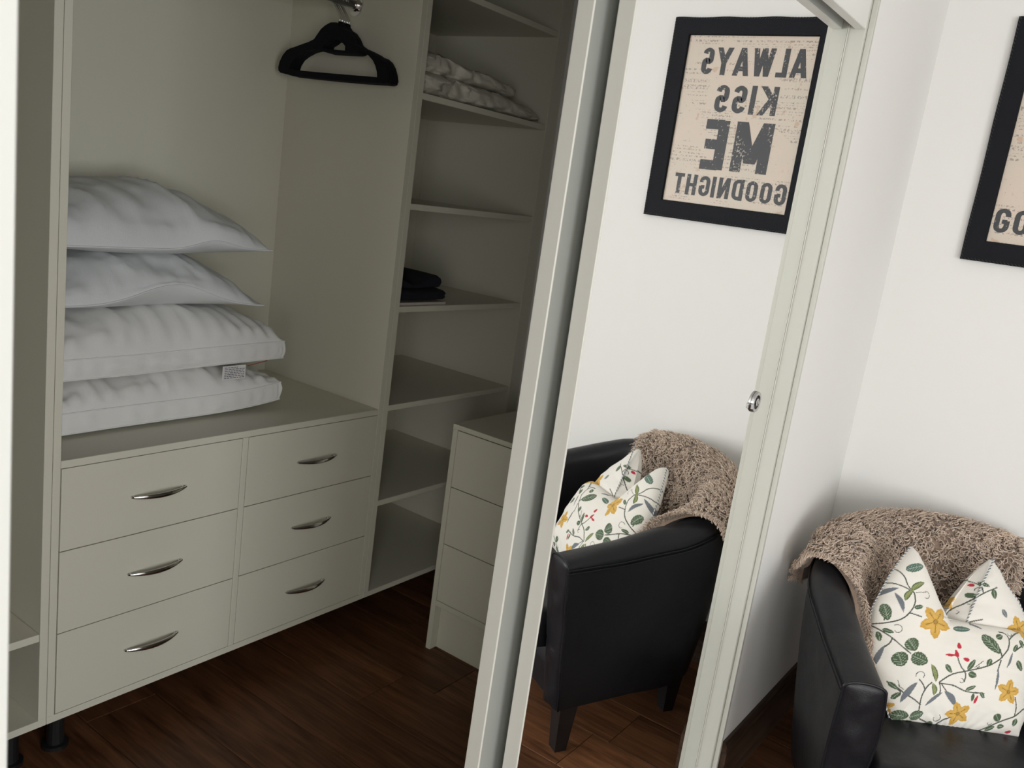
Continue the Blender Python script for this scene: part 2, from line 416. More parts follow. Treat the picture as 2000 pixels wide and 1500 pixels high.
# ------------------------------------------------------------------ closet cabinets
YF, YBK = 1.142, 1.690
ZB0, ZB1 = .103, .121
def cab_legs(parent, xs):
    for x in xs:
        for y in ((1.195 if x < 1 else 1.36), 1.60):
            m = MB(); m.tube([(x, y, 0), (x, y, .010), (x, y, .011), (x, y, .080), (x, y, .081), (x, y, .1025)], [.030, .030, .020, .018, .028, .028], 16)
            obj('leg', m, DARKPL, parent, label='black adjustable plastic leg')
# left shelving unit
u = thing('shelving_unit', 'white open shelving unit at far left, cut by the left jamb', 'shelving unit', (.53, YF, 0), None)
obj('side_panel', B(.878, .896, YF, YBK, ZB1, 2.36), MELA, u); obj('side_panel', B(.170, .188, YF, YBK, ZB1, 2.36), MELA, u)
obj('bottom_panel', B(.170, .896, YF, YBK, ZB0, ZB1-.0002), MELA, u); obj('back_panel', B(.170, .896, YBK+.0002, YBK+.010, ZB0, 2.36), MELA, u)
obj('top_panel', B(.170, .896, YF, YBK, 2.3605, 2.378), MELA, u)
for z in (.320, 1.95): obj('shelf', B(.1885, .8775, YF+.002, YBK-.001, z, z+.018), MELA, u)
cab_legs(u, (.22, .84))
# middle wardrobe with drawers
u = thing('wardrobe_cabinet', 'white wardrobe cabinet with six drawers below an open hanging space', 'cabinet', (1.40, YF, 0))
obj('side_panel', B(.8972, .914, YF, YBK, ZB1, 2.36), MELA, u); obj('side_panel', B(1.878, 1.8980, YF, YBK, ZB1, 2.36, c=.0003), MELA, u)
obj('bottom_panel', B(.8972, 1.8975, YF, YBK, ZB0, ZB1-.0002), MELA, u)
obj('back_panel', B(.8972, 1.8975, YBK+.0002, YBK+.010, ZB0, 2.36), MELA, u)
obj('top_panel', B(.8972, 1.8975, YF, YBK, 2.3605, 2.378), MELA, u)
obj('counter_panel', B(.9145, 1.8775, YF, YBK-.0005, .7215, .739), MELA, u, label='white shelf top above the drawers')
obj('divider_panel', B(1.386, 1.403, YF, YBK-.02, ZB1+.0005, .721), MELA, u)
cab_legs(u, (.945, 1.40, 1.85))
ZS = [(.1225, .3240), (.3262, .5245), (.5267, .7200)]
def handle(cx, cz, yf):
    m = MB(); n = 26; t = np.linspace(-1, 1, n)
    # bow handle: wide flat crescent, ends touching the front
    x = cx+.0725*t; bow = np.cos(t*math.pi/2)**.8
    y = yf-.0035-.021*bow; z = cz-.0006*bow
    P = []
    for i in range(n):
        hw = .0065*(.35+.65*math.cos(t[i]*math.pi/2)**.6); hd = .0032
        ang = np.linspace(0, 2*math.pi, 12, endpoint=False)
        tx = 1.0; ty = .021*.8*math.sin(t[i]*math.pi/2)
        P.append([(x[i], y[i]+hd*math.cos(a), z[i]+hw*math.sin(a)) for a in ang])
    m.grid(P, closed_v=True); m.f.append(tuple(range(12))); m.f.append(tuple((n-1)*12+k for k in range(12))[::-1])
    for s_ in (-1, 1): m.tube([(cx+s_*.064, yf+.0002, cz), (cx+s_*.064, yf-.006, cz)], .0035, 10)
    return m
for (xa, xb) in ((.9165, 1.3840), (1.4050, 1.8755)):
    for (za, zb) in ZS:
        d = obj('drawer', B(xa, xb, YF, YF+.018, za, zb, c=.0006), MELA, u)
        hz = zb-.099 if zb < .6 else zb-.098
        obj('handle', handle((xa+xb)/2+(.0005 if xa < 1 else .004), hz, YF), CHROME, d, smooth=True, label='chrome bow handle')
# hanging rail (part of the wardrobe)
RX, RY, RZ = 1.878, 1.405, 1.905
m = MB(); m.tube([(.9145, RY, RZ), (1.8775, RY, RZ)], .0125, 20)
rail = obj('hanging_rail', m, STEEL, u, smooth=True, label='chrome clothes rail')
m = MB(); m.tube([(1.8775, RY, RZ), (1.873, RY, RZ), (1.872, RY, RZ), (1.862, RY, RZ)], [.030, .030, .019, .019], 28); obj('rail_socket', m, CHROME, rail, smooth=False)
m = MB(); m.tube([(.9145, RY, RZ), (.919, RY, RZ), (.920, RY, RZ), (.930, RY, RZ)], [.030, .030, .019, .019], 28); obj('rail_socket', m, CHROME, rail, smooth=False)
# shelf tower
u = thing('shelf_tower', 'white narrow shelf tower between wardrobe and sliding doors', 'shelving unit', (2.23, YF, 0))
obj('side_panel', B(1.8983, 1.919, YF, YBK, ZB1, 2.36, c=.0003), MELA, u); obj('side_panel', B(2.552, 2.570, YF, YBK, ZB1, 2.36), MELA, u)
obj('filler_panel', B(2.571, 2.616, YF+.001, YF+.018, ZB0, 2.36), MELA, u)
obj('bottom_panel', B(1.8985, 2.570, YF, YBK, ZB0, ZB1-.0002), MELA, u)
obj('back_panel', B(1.8985, 2.570, YBK+.0002, YBK+.010, ZB0, 2.36), MELA, u)
obj('top_panel', B(1.8985, 2.570, YF, YBK, 2.3605, 2.378), MELA, u)
for z1_ in (2.262, 1.9825, 1.6775, 1.3635, 1.0555, .7455, .4315):
    obj('shelf', B(1.9195, 2.5515, YF+.003, YBK-.001, z1_-.018, z1_), MELA, u)
cab_legs(u, (1.95, 2.52))
# small chest of drawers standing sideways in front of the tower
CX = 1.971
u = thing('chest_of_drawers', 'small white three-drawer chest turned sideways, half behind the doors', 'chest of drawers', (2.28, .66, 0))
ya, yb = .400, .920
obj('top_panel', B(CX, 2.61, ya-.001, yb+.001, .727, .742), MELA, u)
obj('side_panel', B(CX, 2.60, yb-.018, yb, 0, .7268), MELA, u); obj('side_panel', B(CX, 2.60, ya, ya+.018, 0, .7268), MELA, u)
obj('bottom_panel', B(CX, 2.60, ya+.0185, yb-.0185, .153, .171), MELA, u)
obj('back_panel', B(2.592, 2.60, ya+.0185, yb-.0185, .172, .726), MELA, u)
obj('plinth', B(CX+.030, CX+.046, ya+.0185, yb-.0185, .0, .152), MELA, u)
for (za, zb) in ((.173, .3605), (.3630, .5455), (.548, .7245)):
    d = obj('drawer', B(CX, CX+.018, ya+.0205, yb-.0205, za, zb, c=.0006), MELA, u)

# ------------------------------------------------------------------ hangers
HP = lambda c: (c[0]*.3+500, c[1]*.3)
Mrows = np.array([[r2.x, r2.y, r2.z], [u2.x, u2.y, u2.z], [fw.x, fw.y, fw.z]])
def ray_x(px, X0):
    c = np.array([(px[0]-1000)/FPX, -(px[1]-750)/FPX, 1.0]); v = Mrows.T @ c
    t = (X0-0)/v[0]; return (-.64+t*v[1], 1.43+t*v[2])
outer = [(505, 150), (545, 150), (575, 165), (588, 185), (618, 205), (642, 240), (662, 285), (690, 305), (735, 325), (790, 352), (808, 368), (835, 374), (862, 398), (882, 435), (895, 480), (900, 520), (892, 545), (870, 552), (830, 548), (700, 540), (500, 522), (330, 504), (225, 492), (205, 482), (165, 476), (150, 462), (148, 440), (158, 402), (178, 362), (205, 330), (232, 316), (255, 310), (300, 294), (355, 276), (392, 258), (412, 230), (440, 192), (470, 168)]
inner = [(232, 455), (244, 420), (268, 385), (300, 362), (345, 340), (388, 330), (425, 338), (448, 346), (470, 352), (560, 358), (650, 362), (672, 358), (690, 342), (720, 352), (758, 376), (785, 405), (802, 440), (812, 478), (813, 508), (760, 503), (600, 490), (450, 477), (330, 466)]
hole = [(455, 318), (462, 296), (490, 282), (515, 266), (540, 268), (565, 280), (590, 292), (602, 306), (600, 328), (560, 325), (520, 321), (480, 320)]
XH = 1.796
from mathutils.geometry import tessellate_polygon
def hanger_mesh():
    def adj(c, k):
        x = 148+(c[0]-148)*.955; y = c[1]-6*(c[0]/900)
        if k: x = 500+(x-500)*1.03; y = 420+(y-420)*1.06-4 if k == 1 else 300+(y-300)*1.25
        return HP((x, y))
    loops = [[ray_x(adj(c, k), XH) for c in L_] for k, L_ in enumerate((outer, inner, hole))]
    m = MB(); flat = [Vector((0, a, b)) for L_ in loops for a, b in L_]
    tris = tessellate_polygon([[Vector((a, b, 0)) for a, b in L_] for L_ in loops])
    n = len(flat); th = .0022
    V = [(XH-th, p.y, p.z) for p in flat]+[(XH+th, p.y, p.z) for p in flat]
    F = [tuple(t) for t in tris]+[tuple(i+n for i in t[::-1]) for t in tris]; k = 0
    for L_ in loops:
        c = len(L_)
        for i in range(c): j = (i+1) % c; F.append((k+i, k+j, k+n+j, k+n+i))
        k += c
    return m.add(V, F)
hy, hz = ray_x(HP((545, 155)), XH)
h0 = thing('clothes_hanger', 'black velvet clothes hanger on the rail, nearest the camera in the bunch', 'hanger', (XH, hy, hz), 'black velvet hangers bunched on the rail')
hb = obj('hanger_body', hanger_mesh(), VELVET, h0)
m = MB(); th = np.linspace(math.radians(-60), math.radians(205), 22); rr = .0158
cyk, czk = RY, RZ+.0
pts = [(XH, hy, hz-.004), (XH, hy, hz+.02)]
arc = [(XH, cyk-rr*math.cos(a)*1.0, czk+rr*math.sin(a)) for a in th]
arc = arc[::-1]
# neck rises to the low front side of the rail, the hook curls over it
arc = [(XH, cyk+rr*math.cos(a), czk+rr*math.sin(a)) for a in np.linspace(math.radians(-75), math.radians(190), 22)]
m.tube(pts+[(XH, (hy+arc[0][1])/2, (hz+.02+arc[0][2])/2)]+arc, .0016, 8)
obj('hook', m, CHROME, h0, smooth=True)
m = MB(); m.tube([(XH, hy, hz-.008), (XH, hy, hz+.006)], [.006, .0045], 10); obj('collar', m, VELVET, h0)
ORD = ['second', 'third', 'fourth', 'fifth', 'sixth', 'seventh']
for k in range(1, 7):
    r_ = h0.copy(); COL.objects.link(r_); r_.location = (XH+.0062*k, hy+random.uniform(-.002, .002), hz)
    r_['label'] = 'black velvet hanger, %s from the front of the bunch on the rail' % ORD[k-1]
    for ch in list(h0.children):
        c = ch.copy(); COL.objects.link(c); c.parent = r_

# ------------------------------------------------------------------ pillows
def pillow(name, label, x0, x1, y0, y1, z0, z1, kind, seed, mat, sag=.0, tipdrop=0., seamf=None, gus=.05, rot=0., lift=None):
    nu, nv = 96, 72
    u = np.linspace(-1, 1, nu)[:, None]*np.ones((1, nv)); v = np.ones((nu, 1))*np.linspace(-1, 1, nv)[None, :]
    # slight edge spacing towards rim
    u = np.sin(u*math.pi/2*.98)/math.sin(math.pi/2*.98); v = np.sin(v*math.pi/2*.98)/math.sin(math.pi/2*.98)
    cx, cy = (x0+x1)/2, (y0+y1)/2; hx, hy_ = (x1-x0)/2, (y1-y0)/2
    pinch = 1-.045*(1-u**2)*np.abs(v)**4-.0; pinx = 1-.03*(1-v**2)*np.abs(u)**4
    X = cx+hx*u*pinx; Y = cy+hy_*v*pinch
    du, dv = 1-np.abs(u), 1-np.abs(v)
    H = (1-np.abs(u)**(3.2 if kind == 'box' else 2.3))**(.5 if kind == 'box' else .62)*(1-np.abs(v)**(3.2 if kind == 'box' else 2.3))**(.5 if kind == 'box' else .62)
    H = np.clip(np.nan_to_num(H), 0, 1)
    T = (z1-z0)
    zs = seamf(u, v) if seamf else np.zeros_like(u)+z0+T*.35
    edge = np.minimum(du*hx, dv*hy_)                       # metres to rim
    puck = (np.cos((X*1.0+.03*vnoise(X*8, Y*4, seed)+.10*Y)*2*math.pi/.052+4*vnoise(X*6, Y*3, seed+3))*.0045+vnoise(X*34+Y*9, Y*7, seed+21, 2)*.006)*np.exp(-edge/.09)
    big = -np.abs(vnoise(X*9+Y*3, Y*3.2, seed+31, 2))**.7*.016*np.clip(edge/.03, 0, 1)
    puck2 = np.cos(Y*2*math.pi/.038+3*vnoise(X*5, Y*5, seed+4))*np.exp(-du*hx/.04)*.003
    wr = vnoise(X*7, Y*9, seed, 4)*.008+np.abs(vnoise(X*13+Y*4, Y*5, seed+8, 3))*-.008
    if kind == 'box': amp = 1.0
    else: puck = puck*.45+vnoise(X*5+Y*2, Y*9, seed+40, 2)*.010*np.exp(-edge/.12); puck2 = puck2*.3; amp = 1.3; big = big*1.25
    top = np.maximum(zs+(gus if kind == 'box' else 0), zs)+(z1-zs-(gus if kind == 'box' else 0))*H+(puck+puck2)*np.clip(edge/.008, 0, 1)+(wr*amp+big+.006)*np.clip(edge/.04, 0, 1)
    zb = np.full_like(u, z0) if lift is None else lift(u, v)
    bot = zs-(zs-zb)*H
    m = MB(); m.grid(np.stack([X, Y, top], -1)); 
    # bottom (flipped)
    m.grid(np.stack([X, Y, bot], -1)[::-1])
    # rim
    idx = [(i, 0) for i in range(nu)]+[(nu-1, j) for j in range(1, nv)]+[(i, nv-1) for i in range(nu-2, -1, -1)]+[(0, j) for j in range(nv-2, 0, -1)]
    t = np.array([[X[i, j], Y[i, j], top[i, j]] for i, j in idx]); b_ = np.array([[X[i, j], Y[i, j], bot[i, j]] for i, j in idx])
    c2 = np.array([cx, cy, 0]); dirv = t-c2; dirv[:, 2] = 0; dirv /= np.linalg.norm(dirv, axis=1)[:, None]
    if kind == 'box':
        s_ = np.arange(len(idx)); P = []
        for q in np.linspace(0, 1, 7):
            bul = .006*math.sin(q*math.pi); jit = (.0015*np.cos(s_*1.15)+.007*vnoise(s_*.19+q*.5, np.full(len(s_), q*1.2), seed+5, 3))*math.sin(q*math.pi)
            P.append(b_+(t-b_)*q+dirv*(bul+jit)[:, None])
        m.grid(P, closed_v=True)
    else:
        m.grid([b_, t], closed_v=True)
    o = obj(name, m, mat, None, smooth=True, origin=(cx, cy, z0)); tag(o, label, 'pillow', 'spare pillows stacked on the drawer cabinet')
    m = MB(); m.tube(t+dirv*.0012, .0019 if kind == 'box' else .0022, 6, closed=True); 
    if kind == 'box': m.tube(b_+dirv*.0012, .0019, 6, closed=True)
    obj('piping', m, mat, o, smooth=True)
    return o
p1 = pillow('pillow', 'bottom white gusseted pillow of the stack, resting on the cabinet top', .918, 1.603, 1.275, 1.680, .7395, .880, 'box', 1, PILLOW_COT,
            seamf=lambda u, v: .742+.004*(1-v)+.020*np.clip(u, 0, 1)**3+0*v, gus=.050, lift=lambda u, v: np.full_like(u, .7398))
p2 = pillow('pillow', 'second white gusseted pillow from the bottom, with a care label', .918, 1.600, 1.270, 1.680, .865, 1.030, 'box', 2, PILLOW_COT,
            seamf=lambda u, v: .880+.012*np.clip(u+.3, 0, 2)*.8-.006*(1-u**2)*0, gus=.048, lift=lambda u, v: np.full_like(u, .873))
p3 = pillow('pillow', 'third white pillow from the bottom, smooth with a raised front seam', .918, 1.530, 1.285, 1.680, 1.015, 1.170, 'knife', 3, PILLOW_SYN,
            seamf=lambda u, v: 1.045+.052*np.exp(-((u-.15)/.42)**2)*np.clip(-v, 0, 1)-.004*u, lift=lambda u, v: np.full_like(u, 1.022)+.03*np.exp(-((u-.15)/.4)**2)*np.clip(-v, 0, 1)**4)
p4 = pillow('pillow', 'plump white pillow on top of the pillow stack', .918, 1.545, 1.285, 1.680, 1.155, 1.338, 'knife', 4, PILLOW_SYN,
            seamf=lambda u, v: 1.185+.022*np.exp(-((u-.45)/.22)**2)*np.clip(-v, 0, 1)+.008*np.clip(u, 0, 1), lift=lambda u, v: np.full_like(u, 1.158))
# care label on pillow two
m = MB(); m.box(1.392, 1.465, 1.2560, 1.2568, .8480, .8860, c=.0002)
cl = obj('care_label', m, plain('label_cloth', (0.72, 0.70, 0.68), 0.7), p2, label='white care label with small grey lines')
m = MB()
for k in range(7):
    zz = .8810-k*.0047; ln = .062 if k else .04
    a = 1.398
    while a < 1.398+ln:
        wl = random.uniform(.004, .011); m.box(a, min(a+wl, 1.461), 1.2554, 1.2559, zz-.0009, zz+.0009, c=.0001); a += wl+.0022
o_ = obj('label_print', m, plain('label_ink', (0.12, 0.12, 0.14), 0.7), cl)
m = MB(); m.tube([(1.475, 1.263, .880), (1.54, 1.262, .890)], .0012, 6); obj('loose_thread', m, plain('red_thread', (0.30, 0.07, 0.04), 0.7), p2)

# ------------------------------------------------------------------ folded linen and dark garment on the tower shelves
def slab(x0, x1, y0, y1, z0, z1, seed, amp=.006, front=None, layers=1, topf=None, n=(70, 46)):
    """soft rounded folded cloth: closed lofted rings around x"""
    m = MB(); nu, nk = n
    xs = np.linspace(x0, x1, nu); P = []
    for i, x in enumerate(xs):
        t = i/(nu-1); e = min(1, (1-abs(2*t-1))/.10)**.5; e = max(e, .02)
        a = np.linspace(0, 2*math.pi, nk, endpoint=False)
        ca, sa = np.cos(a), np.sin(a); q = .42
        py = np.sign(ca)*np.abs(ca)**q; pz = np.sign(sa)*np.abs(sa)**(q+.15)
        yc, hy2 = (y0+y1)/2, (y1-y0)/2
        zt = z1 if topf is None else topf(t)
        zc, hz2 = (z0+zt)/2, (zt-z0)/2
        Y = yc+hy2*py*(.9+.1*e); Z = zc+hz2*pz*e
        nn = vnoise(np.full(nk, x*16), a*1.7, seed, 4)*amp+vnoise(np.full(nk, x*40), a*4, seed+2, 3)*amp*.5
        lay = np.where(py < -.5, .006*np.abs(np.sin((Z-z0)*math.pi*layers/(z1-z0))), 0) if layers > 1 else 0
        Y = Y+np.where(py < 0, nn*1.5, nn)-lay; Z = Z+np.where(pz > -.2, nn, 0)
        Z = np.maximum(Z, z0+.0006)
        P.append(np.stack([np.full(nk, x)+nn*.4, Y, Z], -1))
    m.grid(P, closed_v=True); m.f.append(tuple(range(nk))[::-1]); m.f.append(tuple((nu-1)*nk+k for k in range(nk)))
    return m
o = obj('folded_duvet_cover', slab(1.924, 2.530, 1.165, 1.52, 1.6780, 1.744, 11, .018, layers=4, topf=lambda t: 1.744-.030*max(0, t-.62)/.38+.004*math.sin(9*t)), LINEN, smooth=True, origin=(2.2, 1.35, 1.678))
tag(o, 'crumpled off-white folded bed linen lying on the shelf, lower of two', 'bedding')
o = obj('folded_blanket', slab(1.924, 2.43, 1.18, 1.50, 1.742, 1.806, 14, .014, topf=lambda t: 1.806-.032*t**2-.004*math.cos(14*t)), LINEN, smooth=True, origin=(2.15, 1.35, 1.75))
tag(o, 'rolled off-white blanket on top of the crumpled linen', 'bedding')
m = slab(1.923, 2.158, 1.165, 1.40, 1.0655, 1.104, 21, .004, layers=2, n=(50, 40))
m2 = slab(1.923, 2.145, 1.175, 1.385, 1.103, 1.150, 23, .005, topf=lambda t: 1.142-.028*math.exp(-((t-.42)/.2)**2)+.006*t, n=(50, 40))
g = obj('folded_garment', m, NAVY, smooth=True, origin=(2.04, 1.28, 1.0655)); tag(g, 'dark navy folded garment on the middle tower shelf', 'clothes')
obj('upper_fold', m2, NAVY, g, smooth=True)
o = obj('booklet', B(1.923, 2.150, 1.158, 1.34, 1.0560, 1.0645, c=.0005), PAPER, origin=(2.03, 1.25, 1.056)); tag(o, 'thin pale booklet under the dark folded garment', 'booklet')

# ------------------------------------------------------------------ framed print on the end wall
FX = XR-.002
pf = thing('framed_print', 'black leather-framed typographic print hanging on the white end wall', 'picture', (FX, -.48, 1.73))
y0, y1, z0, z1 = -.738, -.221, 1.427, 2.041; iy0, iy1, iz0, iz1 = -.681, -.272, 1.481, 1.989
m = MB(); n = 60
def fr_loop(ya, yb, za, zb, x, wob=0):
    P = []
    for k in range(n): P.append((x, yb+(ya-yb)*k/n, zb+wob*math.sin(k*.35)))
    for k in range(n): P.append((x, ya, zb+(za-zb)*k/n))
    for k in range(n): P.append((x, ya+(yb-ya)*k/n, za))
    for k in range(n): P.append((x, yb+wob*.6*math.sin(k*.22), za+(zb-za)*k/n))
    return P
m.grid([fr_loop(y0, y1, z0, z1, FX), fr_loop(y0, y1, z0, z1, FX-.013, .0012), fr_loop(y0+.003, y1-.003, z0+.003, z1-.003, FX-.0155, .001),
        fr_loop(iy0-.002, iy1+.002, iz0-.002, iz1+.002, FX-.0150), fr_loop(iy0, iy1, iz0, iz1, FX-.012), fr_loop(iy0, iy1, iz0, iz1, FX-.004)], closed_v=True)
obj('frame', m, FRAMEL, pf)
m = MB()
def stitches(a, b, vert):
    L_ = abs(b-a); k = int(L_/.0085)
    for i in range(k):
        yield a+(b-a)*(i+.5)/k
for y in stitches(y0, y1, 0):
    for zz in (z0+.0035, z1-.0035): m.tube([(FX-.0150, y-.003, zz-.0025), (FX-.0168, y, zz), (FX-.0150, y+.003, zz+.0025)], .0011, 4)
for z in stitches(z0, z1, 1):
    for yy in (y0+.0035, y1-.0035): m.tube([(FX-.0150, yy-.0025, z-.003), (FX-.0168, yy, z), (FX-.0150, yy+.0025, z+.003)], .0011, 4)
obj('stitching', m, THREAD, pf, label='black edge stitching')
obj('print_sheet', B(FX-.0065, FX-.0045, iy0+.0005, iy1-.0005, iz0+.0005, iz1-.0005, c=.0002), PRINT, pf, label='aged newsprint sheet with black block lettering')

# condensed block letters as thick centre lines in a 0..1 box (x right, y up)
def arcp(cx, cy, rx, ry, a0, a1, n=10): return [(cx+rx*math.cos(math.radians(a0+(a1-a0)*i/n)), cy+ry*math.sin(math.radians(a0+(a1-a0)*i/n))) for i in range(n+1)]
def glyph(ch, w_, s):
    """polylines in units of cap height; w_ = width, s = stroke"""
    h = s/2; x0, x1, ym = h, w_-h, .5
    rx = (x1-x0)/2; cxm = (x0+x1)/2; ry = min(rx*1.1, .24)
    if ch == 'A': return [[(h*.7, 0), (cxm, 1)], [(cxm, 1), (w_-h*.7, 0)], [(w_*.27, .25), (w_*.73, .25)]]
    if ch == 'L': return [[(x0, 1), (x0, 0)], [(x0-h, h*.8), (w_, h*.8)]]
    if ch == 'W': return [[(h*.8, 1), (w_*.29, 0)], [(w_*.29, 0), (w_*.5, 1)], [(w_*.5, 1), (w_*.71, 0)], [(w_*.71, 0), (w_-h*.8, 1)]]
    if ch == 'Y': return [[(h*.8, 1), (cxm, .45)], [(w_-h*.8, 1), (cxm, .45)], [(cxm, .5), (cxm, 0)]]
    if ch == 'S':
        return [arcp(cxm, 1-h-ry, rx, ry, 5, 180, 10)+arcp(cxm, ym+ry*.55+.0, rx, ry*.9, 200, 268, 5)[:-1]+arcp(cxm, ym-ry*.55, rx, ry*.9, 80, -10, 6)+arcp(cxm, h+ry, rx, ry, 0, -175, 10)]
    if ch == 'K': return [[(x0, 0), (x0, 1)], [(x0, .42), (w_-h*.9, 1)], [(x0+s*.5, .58), (w_-h*.8, 0)]]
    if ch == 'I': return [[(x0, 0), (x0, 1)]]
    if ch == 'M': return [[(x0, 0), (x0, 1)], [(x1, 0), (x1, 1)], [(x0*1.0, 1), (cxm, .18)], [(x1, 1), (cxm, .18)]]
    if ch == 'E': return [[(x0, 0), (x0, 1)], [(x0, 1-h*.75), (w_, 1-h*.75)], [(x0, .51), (w_*.93, .51)], [(x0, h*.75), (w_, h*.75)]]
    if ch == 'G': return [arcp(cxm, 1-h-ry, rx, ry, -12, 180, 10)+arcp(cxm, h+ry, rx, ry, 180, 360, 12)+[(x1, .50)], [(x1, .46), (cxm*.98, .46)]]
    if ch == 'O': return [arcp(cxm, 1-h-ry, rx, ry, 0, 180, 10)+arcp(cxm, h+ry, rx, ry, 180, 360, 10)+[(x1, 1-h-ry)]]
    if ch == 'D': return [[(x0, 0), (x0, 1)], [(x0, 1-h), (cxm, 1-h)]+arcp(cxm, 1-h-ry, rx, ry, 90, 0, 7)+arcp(cxm, h+ry, rx, ry, 0, -90, 7)+[(x0, h)]]
    if ch == 'N': return [[(x0, 0), (x0, 1)], [(x1, 0), (x1, 1)], [(x0, 1), (x1, 0)]]
    if ch == 'H': return [[(x0, 0), (x0, 1)], [(x1, 0), (x1, 1)], [(x0, .5), (x1, .5)]]
    if ch == 'T': return [[(cxm, 0), (cxm, 1)], [(0, 1-h*.8), (w_, 1-h*.8)]]
def word(txt, ya, yb, za, zb, widths, gap, s, parent):
    tot = sum(widths)+gap*(len(txt)-1); H_ = zb-za; k = (ya-yb)/(tot*H_)
    m = MB(); x = 0; xf = FX-.0067; li = 0
    for ch, wd in zip(txt, widths):
        for pl in glyph(ch, wd, s):
            pts = np.array(pl, float); T = np.gradient(pts, axis=0) if len(pts) > 2 else np.array([pts[1]-pts[0]]*2)
            T[:, 0] *= k; T /= np.linalg.norm(T, axis=1)[:, None]+1e-9
            Nn = np.stack([-T[:, 1], T[:, 0]], 1); hw = s/2
            straight = len(pts) == 2; diag = straight and abs(T[0, 0]) > .05 and abs(T[0, 1]) > .05
            V = []; 
            for e in (1, -1):
                q = pts*np.array([k, 1])
                if diag: off = np.array([[e*hw/abs(T[0, 1])*1.0, 0]]*2)
                else: off = Nn*hw*e*np.where(np.abs(Nn[:, :1]) > .7, 1.0, .85)
                V.append(q+off)
            a, b = V; li += 1; xx = xf-.00002*li
            P = []
            for row in (a, b): P.append([(xx, ya-(x*k+r_[0])*H_, za+r_[1]*H_) for r_ in row])
            m.grid(P)
        x += wd+gap
    return obj('lettering', m, INK, parent, label='black block letters reading '+txt)
word('ALWAYS', -.292, -.626, 1.873, 1.954, [.58, .42, .80, .58, .60, .46], .13, .20, pf)
word('KISS', -.361, -.561, 1.762, 1.846, [.62, .18, .50, .50], .14, .20, pf)
word('ME', -.354, -.574, 1.591, 1.740, [.80, .52], .16, .235, pf)
word('GOODNIGHT', -.279, -.650, 1.506, 1.570, [.55, .55, .55, .55, .58, .16, .55, .55, .50], .13, .20, pf)

# ------------------------------------------------------------------ armchair
Ov = np.array([1.94, -.65]); bv = np.array([.87, .49]); bv /= np.linalg.norm(bv); sv = np.array([-bv[1], bv[0]])
def W3(p, q, z):
    p, q, z = np.broadcast_arrays(np.asarray(p, float), np.asarray(q, float), np.asarray(z, float))
    return np.stack([Ov[0]+p*bv[0]+q*sv[0], Ov[1]+p*bv[1]+q*sv[1], z], -1)
def Upath(t, hw=.36, p0=.0, pm=.30, pd=.655, e=.80):
    """t in [-1,1]: near arm (+q) front -> back -> far arm front (-q). returns p,q and outward normal"""
    t = np.asarray(t, float); Ls = .32
    a = np.abs(t); p = np.where(a > 1-Ls, p0+(pm-p0)*(1-a)/Ls, 0.0); q = np.full_like(p, hw)
    th = np.clip(a/(1-Ls), 0, 1)*math.pi/2
    pc = pm+(pd-pm)*np.abs(np.cos(th))**e; qc = hw*np.abs(np.sin(th))**e
    inarc = a <= 1-Ls; p = np.where(inarc, pc, p); q = np.where(inarc, qc, hw+.0*p)
    return p, q*np.where(t < 0, 1, -1)   # t<0 is the near (mirror side) arm
def ztop(t):
    a = np.abs(np.asarray(t, float)); s_ = np.clip((1-a)/1.0, 0, 1)
    return np.interp(s_, [0, .18, .34, .6, .85, 1.0], [.553, .568, .592, .650, .685, .694])
TT = np.concatenate([np.linspace(-1, -.68, 26), np.linspace(-.67, .67, 90), np.linspace(.68, 1, 26)])
def offset_path(t, off, flare):
    p, q = Upath(t); dp = np.gradient(p); dq = np.gradient(q); L_ = np.hypot(dp, dq)+1e-9
    nx, nq = -dq/L_, dp/L_
    # outward: away from centre (.28,0)
    sgn = np.sign(nx*(p-.25)+nq*q); sgn[sgn == 0] = 1; nx *= sgn; nq *= sgn
    return p+nx*off, q+nq*off, nx, nq
ARM = .085
prof = []   # (offset outward, z fraction type) outer bottom -> crown -> inner bottom
def section(t, extra=0.0):
    """profile points: list of (off, z) for each station"""
    zt = ztop(t); n = len(t); arcw = np.clip((1-np.abs(t))/.32, 0, 1)
    rows = []
    for q in np.linspace(0, 1, 9):      # outer side wall, flared
        z = .140+(zt-.012-.140)*q
        rows.append((-.045*arcw*(1-q)**1.3-.012*(1-arcw)*(1-q)+.004*np.sin(q*3.1)+extra, z))
    for a in np.linspace(0, math.pi, 15)[0:]:
        off = -ARM/2+(ARM/2)*math.cos(a); 
        rows.append((off+extra*math.cos(a), zt-.012+.006+(.030*arcw+.018)*abs(math.sin(a))**.75+extra*math.sin(a)))
    for q in np.linspace(0, 1, 8)[1:]:
        z = (zt-.006)+(.33-zt)*q
        rows.append((-ARM-.010*math.sin(q*math.pi)-extra+np.zeros(n), z))
    return rows
def shell_points(t, extra=0.0):
    P = []
    for off, z in section(t, extra):
        p, q, _, _ = offset_path(t, 0, 0); pp, qq, nx, nq = offset_path(t, 0, 0)
        rk = .045*np.clip((ztop(t)-z)/.41, 0, 1)*np.clip((np.abs(t)-.68)/.32, 0, 1)
        P.append(W3(p+nx*off+rk, q+nq*off, z))
    return np.array(P)     # [row, station, 3]
chair = thing('armchair', 'black leather tub armchair in the corner under the framed print', 'armchair', (float(W3(.3, 0, 0)[0]), float(W3(.3, 0, 0)[1]), 0))
SP = shell_points(TT)
# gentle leather unevenness
nz = vnoise(SP[..., 0]*9+SP[..., 1]*7, SP[..., 2]*9, 31, 3)*.003; SP[..., 2] += nz*.4; SP[..., 0] += nz*bv[0]; SP[..., 1] += nz*sv[1]
m = MB(); m.grid(SP)
obj('shell', m, LEATHER, chair, smooth=True)
